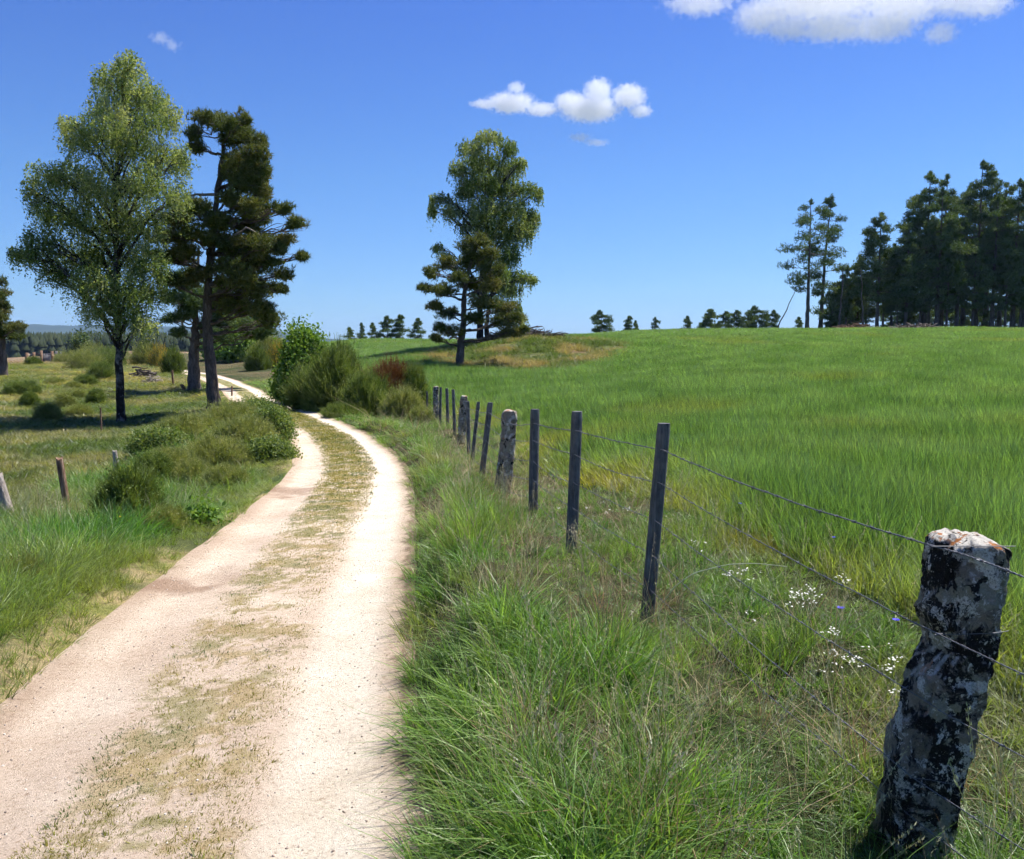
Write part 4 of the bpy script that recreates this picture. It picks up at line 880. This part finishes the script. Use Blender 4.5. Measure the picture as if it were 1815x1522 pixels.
def stone_post(Y, rows, depth, parent, M, seed=0, amp=.02, label=None, nring=110, k=48):
    """rows: (v, u_left, u_right) outline of the stone in the photo, at distance Y; depth: thickness as a share of the width"""
    rows = np.array(rows, float); vs = np.linspace(rows[0, 0], rows[-1, 0], nring); ul = np.interp(vs, rows[:, 0], rows[:, 1]); ur = np.interp(vs, rows[:, 0], rows[:, 2])
    th = np.linspace(0, 2 * np.pi, k, endpoint=False); V = []; wm = px(np.mean(rows[:, 2] - rows[:, 1]), Y)
    for i_, (v, a, b) in enumerate(zip(vs, ul, ur)):
        hd0 = wm * depth; L_, R_ = P(a, v, Y + hd0 * (.8 if a > W2 else 0)), P(b, v, Y + hd0 * (0 if b > W2 else .8)); zc_ = P(b, v, Y)[2]; c = (L_ + R_) / 2; c[1] = Y; c[2] = zc_; hw = (R_ - L_)[0] / 2; hd = wm * depth / 2 * (.85 + .3 * float(fbm(v * .01, 3.0, .5, 2, seed)))
        cs_, sn_ = np.cos(th), np.sin(th); e = .62
        X_ = np.sign(cs_) * abs(cs_) ** e; Y__ = np.sign(sn_) * abs(sn_) ** e
        nz = (fbm(th * 1.6 + np.cos(th) * 1.5, np.full(k, c[2] * 7) + np.sin(th) * 2, .45, 4, seed) - .5) * amp * 2.2 + (fbm(np.cos(th) * 5 + 9, np.full(k, c[2] * 26) + np.sin(th) * 5, .7, 3, seed + 1) - .5) * amp
        s_ = 1 if i_ > 3 else (.93, .98, .99, 1.0)[i_]
        V.append(np.stack([c[0] + (hw * X_ + nz * X_) * s_, c[1] + hd + (hd * Y__ + nz * Y__) * s_, np.full(k, c[2]) + (.022 * (fbm(X_ * 2, Y__ * 2, .7, 3, seed) - .5) if i_ < 3 else 0)], 1))
    top = V[0].mean(0); Vs = np.concatenate(V); i2 = np.arange(nring - 1)[:, None] * k; j2 = np.arange(k)[None]; jn = (j2 + 1) % k
    Fq = np.stack([i2 + j2, i2 + k + j2, i2 + k + jn, i2 + jn], -1).reshape(-1, 4)
    G = [(Vs, Fq)]; pr = V[0]
    for s_, dz in ((.80, .006), (.5, .008), (.2, .004)):
        nx = top + (V[0] - top) * s_; nx[:, 2] = V[0][:, 2] + dz + .05 * (fbm(nx[:, 0] * 14, nx[:, 1] * 14, 1, 3, seed) - .5)
        Vq = np.vstack([pr, nx]); G.append((Vq, np.stack([np.arange(k), (np.arange(k) + 1) % k, k + (np.arange(k) + 1) % k, k + np.arange(k)], 1))); pr = nx
    G.append((pr, np.arange(k)[None])); return obj('stone_post', mesh_np('stone_post', G, smooth=True), M, parent, **({'label': label} if label else {}))

fence = thing('barbed_wire_fence', 'barbed wire fence of grey wooden posts and lichen covered stone posts beside the track', 'fence', (0, 0, 0))
stone_post(2.8, [(968,1650,1786),(975,1644,1800),(990,1640,1806),(1010,1636,1804),(1060,1628,1800),(1085,1624,1792),(1105,1620,1786),(1130,1628,1786),(1160,1632,1784),(1185,1618,1776),(1215,1604,1768),(1260,1594,1760),(1300,1582,1748),(1345,1572,1746),(1375,1566,1728),(1400,1562,1718),(1450,1556,1716),(1490,1550,1712),(1522,1546,1700),(1640,1525,1690)],
   .85, fence, M_stone, 3, .016, 'big crooked black and white lichen covered granite post', 170, 96)
stone_post(11.5, [(729,892,914),(735,890,916),(760,889,914),(800,885,912),(840,880,908),(865,876,906),(886,874,906),(915,872,906)], .9, fence, M_stone2, 5, .02, 'stone post with speckled lichen')
stone_post(20, [(702,818,828),(710,816,829),(735,814,828),(760,812,826),(790,810,824),(815,810,824)], .9, fence, M_stone2, 6, .03, 'stone post with white lichen cap')
stone_post(28, [(685,768,777),(700,767,777),(720,768,778),(748,768,779),(765,768,779)], .9, fence, M_stone2, 7, .03)
WP = [(5.1,(1148,1085),(1177,750),.043),(7.0,(1013,975),(1023,729),.049),(9.5,(945,905),(948,725),.055),(13.1,(854,843),(869,713),.046),(15,(836,825),(848,712),.034),(17,(831,800),(829,711),.040),(22,(806,765),(803,690),.042),(24,(794,760),(792,688),.045),(26,(780,757),(781,686),.04),(30.5,(757,737),(757,693),.04)]
for Y, bu, tu, r_ in WP: wood_post('wooden_post', Y, bu, tu, r_, fence)
# posts in order with the point where each wire is stapled (side towards the track)
ORD = sorted([(Y, bu, tu, r_) for Y, bu, tu, r_ in WP] + [(2.8, (1625, 1540), (1722, 945), .0), (11.5, (890, 885), (903, 728), .03), (20, (817, 788), (823, 702), .03), (28, (773, 746), (773, 685), .03)])
end_b = np.array([1.98, .35, .12]); end_t = np.array([2.0, .35, 1.25])
wood_b = obj('wooden_post', mesh_np('wooden_post', tube([end_b - [0, 0, .3], end_t], [.05, .046], 12)), M_post, fence)
def barbed(frac, r=.0016, twist=True, seed=0, sagk=.02):
    G = []; pts = [end_b + (end_t - end_b) * frac]
    for Y, bu, tu, rr_ in ORD:
        b, t_ = P(*bu, Y), P(*tu, Y); p = b + (t_ - b) * frac; p = p + np.array([-.012, -rr_ - .006, 0]) if Y != 2.8 else P(*{.87: (1715, 984), .70: (1640, 1112), .50: (1660, 1255), .32: (1610, 1372), .14: (1625, 1455)}[frac], 2.775)
        pts.append(p)
    for a, b in zip(pts[:-1], pts[1:]):
        L_ = np.linalg.norm(b - a); n = max(6, int(L_ / (.012 if a[1] < 6 else .05))); t_ = np.linspace(0, 1, n); q = a + (b - a) * t_[:, None]; q[:, 2] -= sagk * L_ / 2 * 4 * t_ * (1 - t_) * (.5 + rng.random())
        q[:, 2] += .006 * (fbm(t_ * L_ * 6, t_ * 0 + seed, 1, 2) - .5)
        if twist and a[1] < 8:
            ph = t_ * L_ / .045 * 2 * np.pi
            for s_ in (0, np.pi): G += tube(q + np.stack([np.cos(ph + s_) * 0, np.cos(ph + s_), np.sin(ph + s_)], 1) * r * .9, r, 5)
        else: G += tube(q, r * 1.7, 5)
        nb = int(L_ / .105)
        if a[1] < 14:
            for m_ in range(nb):
                c = q[int((m_ + .5) / nb * (n - 1))]
                for w_ in range(2):
                    d = rand_dirs(1)[0] * .014; G += tube([c - d, c + d], r * .75, 4)
                d = (b - a) / L_ * .006; G += tube([c - d, c + d], r * 2.3, 6)
    return obj('barbed_wire', mesh_np('barbed_wire', G), M_wire, fence)
for i_, (f_, r_) in enumerate(((.87, .0021), (.70, .0015), (.50, .0014), (.32, .0014), (.14, .0013))): barbed(f_, r_, True, i_)
# tie wires round the near stone
for (uv) in ([(1640,962),(1650,968),(1700,968),(1800,968)], [(1660,1124),(1700,1124),(1760,1122),(1788,1118)], [(1612,1378),(1650,1382),(1700,1392),(1712,1398)]):
    q = np.array([P(u, v, 2.775) for u, v in uv]); s_ = np.linspace(0, 1, len(q)); tt = np.linspace(0, 1, 24); q = np.stack([np.interp(tt, s_, q[:, i]) for i in range(3)], 1)
    obj('tie_wire', mesh_np('tie_wire', tube(q, .0013, 5)), M_wire, fence)

# --- loose stakes left of the track
STK = 'old stakes left of the track'
wood_post('wooden_stake', 13.3, (120, 905), (105, 812), .055, M=M_brownpost, label='split brown stake leaning left, beside the dark upright broom', cat='post', group=STK, chip=.02)
wood_post('wooden_stake', 14.5, (209, 862), (203, 799), .040, M=M_dead_wood, label='thin grey stake rising behind the dark upright broom', cat='post', group=STK, chip=.01)
wood_post('wooden_stake', 11.0, (14, 905), (-6, 842), .075, M=M_dead_wood, label='pale stump of a stake at the left edge of the view', cat='post', group=STK, chip=.03)
wood_post('wooden_stake', 56, (308, 690), (305, 656), .07, M=M_brownpost, label='dark straight stake standing left of the grey trunked pine on the green slope', cat='post', group=STK)
wood_post('wooden_stake', 52, (329, 695), (322, 681), .12, M=M_brownpost, label='short thick leaning stump left of the grey trunked pine', cat='post', group=STK)
wood_post('wooden_stake', 58, (339, 684), (338, 665), .05, M=M_brownpost, label='thin stake close to the left side of the pine trunk', cat='post', group=STK)
wood_post('wooden_stake', 55, (354, 692), (351, 669), .05, M=M_brownpost, label='leaning thin stake almost touching the pine trunk', cat='post', group=STK)
wood_post('wooden_stake', 46, (411, 702), (411, 684), .05, M=M_brownpost, label='short stake in front of the far track, right of the pine trunk', cat='post', group=STK)
wood_post('wooden_stake', 72, (127, 660), (127, 638), .06, M=M_dead_wood, label='pale stake on the pasture crest', cat='post', group=STK)
wood_post('wooden_stake', 31, (179, 745), (178, 722), .03, M=M_brownpost, label='thin dark stake left of the birch foot', cat='post', group=STK)

# broken hut of planks on the crest
m, nt, out = mat('grey_boards'); n1 = noise(nt, 5, 4, .6); pbsdf(nt, out, ramp(nt, [(.3, (.10, .10, .11)), (.7, (.30, .29, .29))], n1), .9, .1); M_boards = m
g0 = at(78, 88); hut = thing('broken_hut', 'low broken down hut of grey boards on the pasture crest', 'hut', g0)
def plank(nm, u0, v0, u1, v1, w, dy=0.0, th=.06, M=None):
    a, b = P(u0, v0, 88 + dy) - g0, P(u1, v1, 88 + dy) - g0; d = b - a; L_ = np.linalg.norm(d); d /= L_; s_ = np.cross(d, [0, 1, 0]); s_ /= np.linalg.norm(s_)
    V = [a + s_ * i * w / 2 + np.array([0, j * th / 2, 0]) + d * L_ * k for k in (0, 1) for j in (-1, 1) for i in (-1, 1)]
    Fq = np.array([[0, 1, 3, 2], [4, 6, 7, 5], [0, 4, 5, 1], [2, 3, 7, 6], [0, 2, 6, 4], [1, 5, 7, 3]]); return (np.array(V), Fq)
obj('wall_boards', mesh_np('wall_boards', [plank('b', 76 + 2.2 * i, 652, 76 + 2.2 * i + rng.normal() * .4, 626 + rng.random() * 3, .13, .3) for i in range(8)]), M_boards, hut)
obj('wall_boards', mesh_np('wall_boards', [plank('b', 98 + 2.2 * i, 654, 99 + 2.2 * i, 622 + rng.random() * 5, .13, 1.6) for i in range(5)]), M_boards, hut)
for (a_, b_, c_, d_) in ((73,654,73,621), (94,655,92,622), (45,655,48,625), (60,650,60,624)): obj('post', mesh_np('post', [plank('p', a_, b_, c_, d_, .2, 0, .2)]), M_brownpost, hut)
obj('brace', mesh_np('brace', [plank('p', 38, 654, 52, 627, .14, .2, .1)]), M_dead_wood, hut)
obj('rail', mesh_np('rail', [plank('p', 44, 628, 108, 627, .12, .4, .1)]), M_boards, hut)

def heap(name, label, u, v, w, hpx, Y, n, M, seed=0, thick=.03, cat='branch pile', group=None):
    g = at(u, Y) if Y else ground_at(u, v); Y = g[1]; rx, h = px(w / 2, Y), px(hpx, Y); r = np.random.default_rng(seed); G = []
    for i in range(n):
        a = r.random() * 6.283; k = r.random() ** .5; c = np.array([rx * k * math.cos(a), rx * .5 * k * math.sin(a), h * r.random() * (1 - k * k)]); d = rand_dirs(1)[0]; d[2] *= .35; L_ = rx * (.25 + .5 * r.random())
        G += tube(bend(c - d * L_, c + d * L_, 5, 0, .1) + [0, 0, .05], np.linspace(thick, thick * .4, 5), 5, .2)
    me = mesh_np(name, G); return obj(name, me, M, None, g, label=label, category=cat, **({'group': group} if group else {}))
heap('branch_pile', 'heap of grey brown dead branches on top of the mound', 930, 612, 100, 14, 61, 260, M_pine_bark, 1, .035)
heap('branch_pile', 'pale heap of cut branches on the crest of the field', 1622, 598, 84, 9, 88, 220, M_twig, 2, .05)
heap('branch_pile', 'reddish brush heap at the foot of the leftmost wood pines', 1510, 578, 60, 14, 98, 120, M_brownpost, 3, .05)
heap('uprooted_stump', 'weathered dark uprooted stump with tangled roots right of the birch trunk', 256, 668, 36, 22, 62, 45, M_pine_bark, 4, .07, 'stump')
heap('branch_pile', 'tangle of grey roots and branches sloping below the uprooted stump', 272, 682, 30, 14, 58, 60, M_dead_wood, 5, .035)

# --- flowers, stones and single stalks
def flat_flowers(name, label, spots, M, kind, size, seed):
    pass
m, nt, out = mat('white_petals'); pbsdf(nt, out, (.66, .66, .56), .7, .2); M_white = m
m, nt, out = mat('blue_petals'); pbsdf(nt, out, (.06, .05, .55), .6, .2); M_blue = m
m, nt, out = mat('yellow_petals'); pbsdf(nt, out, (.80, .58, .03), .6, .2); M_yel = m
m, nt, out = mat('flower_stalk'); pbsdf(nt, out, (.12, .19, .04), .7, .2); M_stalk = m
V = []; L = []
r = np.random.default_rng(9); XY = []
for (u, v, ru, rv, n_) in ((1425,1072,36,7,46),(1300,1035,14,8,10),(1310,1020,18,5,9),(1240,975,12,12,12),(1480,1130,14,12,12),(1492,1172,14,8,10),(1525,1182,34,8,30),(1565,1192,20,6,10),(1585,1243,10,4,5),(1490,1030,12,5,5),(1500,1040,10,6,4),(1300,1060,40,30,8),(1060,890,50,14,18),(1335,1118,6,4,3),(1460,1180,30,16,8),(1620,1250,10,6,4),(1100,900,60,12,10)):
    for i in range(max(2, int(n_ * .36))):
        g = ground_at(u + r.normal() * ru * .85, min(v + 62 + (v - 880) * .12 + r.normal() * rv * 1.3, 1515)); XY.append((g, .27 + .05 * r.random()))
G = []; Gs = []
for g, h_ in XY:
    c = g + [0, 0, h_]; Gs += tube(bend(g, c, 4, 0, .05), .0007, 3)
    for q in range(r.integers(4, 9)):
        p = c + np.array([r.normal() * .016, r.normal() * .016, r.normal() * .004]); k = 6; th = np.linspace(0, 6.283, k, endpoint=False); tl = r.normal(size=2) * .3
        ring = np.stack([p[0] + .0048 * np.cos(th), p[1] + .0048 * np.sin(th), p[2] + .0048 * (np.cos(th) * tl[0] + np.sin(th) * tl[1])], 1); G.append((ring, np.arange(k)[None]))
me = mesh_np('white_flowers', G + Gs); me.materials.append(M_white); me.materials.append(M_stalk)
nf = len(G); mi = np.zeros(len(me.polygons), np.int32); mi[nf:] = 1; me.polygons.foreach_set('material_index', mi)
obj('white_flowers', me, None, kind='stuff', label='drift of small white flower heads along the margin of the crop')
def flower(name, label, u, v, Y, M, petals=9, rad=.016, group=None):
    c = P(u, v, Y); g = on_ground(c[0] + .02, Y + .03); t = thing(name, label, 'flower', g, 0, group); top = c - g
    obj('stalk', mesh_np('stalk', tube(bend((0, 0, 0), top, 6, 0, .05), .0014, 4)), M_stalk, t)
    G = []
    for q in range(petals):
        a = 6.283 * q / petals; d = np.array([math.cos(a), math.sin(a), .45]); s_ = np.array([-math.sin(a), math.cos(a), 0]) * rad * .32
        G.append((np.array([top, top + d * rad * .7 - s_, top + d * rad * 1.05, top + d * rad * .7 + s_]), np.array([[0, 1, 2, 3]])))
    obj('petals', mesh_np('petals', G), M, t); return t
CG = 'blue cornflowers'
flower('cornflower', 'blue cornflower below the white flower drift, right end', 1490, 1079, 4.3, M_blue, 10, .021, CG)
flower('cornflower', 'blue cornflower close to the left edge of the big stone post', 1588, 1100, 3.6, M_blue, 10, .016, CG)
flower('cornflower', 'small pale blue cornflower high among the crop left of the stone post', 1477, 953, 5.6, M_blue, 8, .016, CG)
flower('cornflower', 'tiny blue cornflower farthest from the stone post', 1312, 893, 7.2, M_blue, 8, .018, CG)
YG = 'small yellow flowers of the left verge'
for (u, v, Y, lb) in ((213,916,9.4,'yellow flower against the dark upright broom'),(246,950,8.8,'yellow flower below the dark upright broom'),(103,1070,6.4,'lowest yellow flower near the bare track edge'),(90,1037,6.9,'yellow flower up and left of the lowest one'),(90,1100,6.0,'yellow flower nearest the viewer')):
    flower('yellow_flower', lb, u, v, Y, M_yel, 8, .016, YG)
q = np.array([P(u, v, 4.9 - .2 * i) for i, (u, v) in enumerate(((1175, 1068), (1195, 1040), (1230, 1015), (1290, 1000), (1340, 998), (1395, 1004)))]); tt = np.linspace(0, 1, 30); s_ = np.linspace(0, 1, 6)
q = np.stack([np.interp(tt, s_, q[:, i]) for i in range(3)], 1); q[1:-1] = (q[:-2] + q[1:-1] + q[2:]) / 3
m, nt, out = mat('pale_stalk'); pbsdf(nt, out, (.55, .58, .38), .6, .3); M_pale = m
obj('grass_stalk', mesh_np('grass_stalk', tube(q - q[0], np.linspace(.0035, .0015, 30), 5)), M_pale, None, q[0], label='long pale stalk arching to the right behind the nearest wooden post', category='grass stalk')
# loose stones on the track
m, nt, out = mat('pebble_stone'); n1 = noise(nt, 25, 2, .5); pbsdf(nt, out, ramp(nt, [(.35, (.14, .11, .09)), (.5, (.42, .34, .27)), (.65, (.66, .60, .52))], n1), .9, .1); M_peb = m
r = np.random.default_rng(4); n_ = 9000; y_ = 2.6 + 18 * r.random(n_) ** 1.9; o_ = (r.random(n_) - .5) * 2.15; s__ = np.interp(y_, _fy, _sl); c__ = 1 / np.sqrt(1 + s__ * s__)
x_ = road_x(y_) + o_ * c__; y_ = y_ - o_ * s__ * c__; z_ = height(x_, y_); s_ = .0016 + .0060 * r.random(n_) ** 6 + .0020 * r.random(n_)
k = 6; th = np.linspace(0, 6.283, k, endpoint=False)[None] + r.random((n_, 1)); rr_ = s_[:, None] * (.65 + .7 * r.random((n_, k)))
lo_ = np.stack([x_[:, None] + rr_ * np.cos(th), y_[:, None] + rr_ * np.sin(th), np.repeat(z_[:, None], k, 1) + .001], -1)
hi_ = np.stack([x_[:, None] + rr_ * .6 * np.cos(th), y_[:, None] + rr_ * .6 * np.sin(th), z_[:, None] + .002 + s_[:, None] * (.6 + .5 * r.random((n_, k)))], -1)
Vg = np.concatenate([lo_, hi_], 1).reshape(-1, 3); b0 = np.arange(n_)[:, None] * 12; jj = np.arange(k)[None]
G = [(Vg, np.stack([b0 + jj, b0 + (jj + 1) % k, b0 + k + (jj + 1) % k, b0 + k + jj], -1).reshape(-1, 4)), (Vg.copy(), (b0 + k + jj))]
obj('gravel', mesh_np('gravel', G), M_peb, kind='stuff', label='loose grit and small stones on the sandy track')

# --- far country at the left
m, nt, out = mat('far_wood'); n1 = noise(nt, .08, 4, .6); pbsdf(nt, out, ramp(nt, [(.3, (.018, .030, .018)), (.7, (.045, .055, .028))], n1), .95, .05); M_farwood = m
G = []; r = np.random.default_rng(12); T = []
for i in range(1500):
    a = -.62 + .34 * r.random(); R = 330 + 110 * r.random(); x_, y_ = R * math.sin(a), R * math.cos(a); h_ = 9 + 5 * r.random(); w_ = 2.0 + 1.3 * r.random()
    T.append((x_, y_, h_, w_))
T = np.array(T); zt = height(T[:, 0], T[:, 1]); zref = P(100, 598, 330)[2]
for (x_, y_, h_, w_), z_ in zip(T, zt):
    dist = y_; top = P(100, 598, dist)[2] + (r.random() - .6) * 2.0 - (0 if x_ / y_ < -.4 else 0); 
    for q in range(5):
        zz = z_ - 3 + (top - z_ + 3) * q / 5; k = 6; th = np.linspace(0, 6.283, k, endpoint=False) + r.random(); rr_ = w_ * (1.25 - q * .2) * (.8 + .4 * r.random(k)); hh_ = (top - z_ + 3) / 5 * 1.7
        ring = np.stack([x_ + rr_ * np.cos(th), y_ + rr_ * np.sin(th), np.full(k, zz)], 1); G.append((np.vstack([ring, [x_, y_, zz + hh_]]), np.stack([np.arange(k), (np.arange(k) + 1) % k, np.full(k, k)], 1)))
obj('distant_forest', mesh_np('distant_forest', G), M_farwood, kind='stuff', label='dark band of distant conifer wood below the blue hills')
m, nt, out = mat('far_hills'); n1 = noise(nt, .004, 5, .6); pbsdf(nt, out, ramp(nt, [(.35, (.020, .035, .025)), (.7, (.05, .065, .04))], n1), 1, 0); M_hill = m
na_, nr_ = 260, 40; A_ = np.linspace(-.95, .55, na_); R_ = np.linspace(3200, 6200, nr_); AA, RR = np.meshgrid(A_, R_)
ridge = (27 + 34 * fbm(AA * 60, AA * 0, 5, 4, 3)) * ss(-.16, -.34, AA) + 6 + 22 * fbm(AA * 60, RR / 400, 3, 4, 8) * ss(-.1, -.3, AA)
prof = np.sin(np.clip((RR - 3200) / 1400, 0, 1) * math.pi / 2) * np.clip((6200 - RR) / 1400, 0, 1) ** .3
zz = -50 + (ridge * 1.55 + 50) * prof
i = np.arange(nr_ - 1)[:, None] * na_; j = np.arange(na_ - 1)[None]
obj('hills', mesh_np('hills', [(np.stack([RR * np.sin(AA), RR * np.cos(AA), zz], -1).reshape(-1, 3), np.stack([i + j, i + j + 1, i + na_ + j + 1, i + na_ + j], -1).reshape(-1, 4))], smooth=True), M_hill, kind='structure')
# ------------------------------------------------------------ clouds: white vapour far off and high up
def cloud(name, label, blobs, D, dens, scale, thr=.5, soft=.25, seed=0.0, group=None, edge=.55):
    """blobs: (u, v, ru, rv) in photo pixels at distance D; one closed hull holding vapour with the blobs' shape"""
    B = [(P(u, v, D), px(ru, D), px(rv, D)) for u, v, ru, rv in blobs]
    lo = np.min([c - np.array([a, max(a, b), b]) * 1.5 for c, a, b in B], 0); hi = np.max([c + np.array([a, max(a, b), b]) * 1.5 for c, a, b in B], 0)
    ctr = (lo + hi) / 2; ext = (hi - lo) / 2 
    th = np.linspace(0, 2 * np.pi, 24, endpoint=False); ph = np.linspace(-.49 * np.pi, .49 * np.pi, 13); V = []
    for p_ in ph:
        c_ = abs(math.cos(p_)) ** .5; s_ = math.copysign(abs(math.sin(p_)) ** .5, p_)
        V.append(np.stack([ext[0] * 1.15 * c_ * np.sign(np.cos(th)) * abs(np.cos(th)) ** .5, ext[1] * 1.15 * c_ * np.sign(np.sin(th)) * abs(np.sin(th)) ** .5, np.full(24, ext[2] * 1.1 * s_)], 1))
    V = np.concatenate(V); i2 = np.arange(12)[:, None] * 24; j2 = np.arange(24)[None]; jn = (j2 + 1) % 24
    Fq = np.stack([i2 + j2, i2 + jn, i2 + 24 + jn, i2 + 24 + j2], -1).reshape(-1, 4)
    me = mesh_np(name, [(V, Fq), (V, np.arange(24)[None, ::-1]), (V, (12 * 24 + np.arange(24))[None])])
    b_ = __import__('bmesh').new(); b_.from_mesh(me); __import__('bmesh').ops.remove_doubles(b_, verts=b_.verts, dist=.01); __import__('bmesh').ops.recalc_face_normals(b_, faces=b_.faces); b_.to_mesh(me); b_.free()
    m, nt, out = mat(name + '_vapour'); tc = N(nt, 'ShaderNodeTexCoord'); acc = None
    for c, a, b in B:
        mp = N(nt, 'ShaderNodeMapping'); mp.vector_type = 'TEXTURE'; mp.inputs['Location'].default_value = tuple(float(x) for x in (c - ctr)); mp.inputs['Scale'].default_value = (float(a), float((a + b) * .5), float(b))
        nt.links.new(tc.outputs['Object'], mp.inputs[0]); ln = N(nt, 'ShaderNodeVectorMath', operation='LENGTH'); nt.links.new(mp.outputs[0], ln.inputs[0])
        f = math_n(nt, 'SUBTRACT', 1.0, ln.outputs['Value']); acc = f if acc is None else math_n(nt, 'SMOOTH_MAX', acc, f, .25)
    ad = N(nt, 'ShaderNodeVectorMath', operation='ADD'); ad.inputs[1].default_value = (seed * 777., 0, 0); nt.links.new(tc.outputs['Object'], ad.inputs[0])
    nz = noise(nt, 1.0 / scale, 7, .60, ad.outputs[0], .3)
    d = math_n(nt, 'ADD', math_n(nt, 'MULTIPLY', acc, edge), math_n(nt, 'SUBTRACT', nz, thr))
    mr = N(nt, 'ShaderNodeMapRange'); mr.interpolation_type = 'SMOOTHSTEP'; mr.inputs['From Min'].default_value = 0; mr.inputs['From Max'].default_value = soft; mr.inputs['To Max'].default_value = dens; nt.links.new(d, mr.inputs['Value'])
    pv = N(nt, 'ShaderNodeVolumePrincipled'); pv.inputs['Color'].default_value = (1, 1, 1, 1); pv.inputs['Anisotropy'].default_value = -.1; nt.links.new(mr.outputs[0], pv.inputs['Density'])
    nt.links.new(pv.outputs[0], out.inputs['Volume']); m.cycles.volume_step_rate = .25
    return obj(name, me, m, None, ctr, label=label, category='cloud', **({'group': group} if group else {}))
cloud('cloud', 'small puffy white cumulus with a lower left arm, high over the mound trees', [(1045,192,62,26),(1060,160,28,24),(1115,170,34,24),(1010,182,32,22),(1135,196,24,14),(905,182,50,20),(915,155,18,12),(860,184,30,9),(960,194,36,13)], 4200, .019, 22, .525, .27, 1, edge=.62)
cloud('cloud', 'broad ragged white cloud cut by the top edge of the view', [(1240,5,74,22),(1350,28,60,36),(1400,50,56,24),(1480,50,90,24),(1460,-5,150,44),(1560,48,80,26),(1600,5,90,44),(1668,58,36,22),(1745,4,58,32),(1700,-5,70,36)], 3600, .0115, 24, .545, .26, 2, edge=.50)
cloud('wisp_cloud', 'tiny faint wisp below the puffy cumulus', [(1028,243,26,10),(1056,252,28,8)], 4200, .018, 20, .54, .4, 3, edge=.5)
cloud('wisp_cloud', 'very faint wisp above the weeping birch', [(285,68,22,13),(305,80,20,12)], 3800, .010, 24, .54, .4, 4, edge=.5)
# ------------------------------------------------------------ the air itself
m, nt, out = mat('thin_air'); pv = N(nt, 'ShaderNodeVolumePrincipled'); pv.inputs['Color'].default_value = (.45, .66, 1, 1)
pv.inputs['Density'].default_value = .00010; pv.inputs['Anisotropy'].default_value = .2; nt.links.new(pv.outputs[0], out.inputs['Volume'])
x0, x1, y0, y1, z0, z1 = -7600., 7600., -7600., 7600., float(gz.min()) - 1.5, 190.
Vh = np.array([[x, y, z] for z in (z0, z1) for y in (y0, y1) for x in (x0, x1)]); Fh = np.array([[0, 2, 3, 1], [4, 5, 7, 6], [0, 1, 5, 4], [2, 6, 7, 3], [0, 4, 6, 2], [1, 3, 7, 5]])
obj('haze', mesh_np('haze', [(Vh, Fh)]), m, kind='stuff', label='thin blue air that veils the far hills')
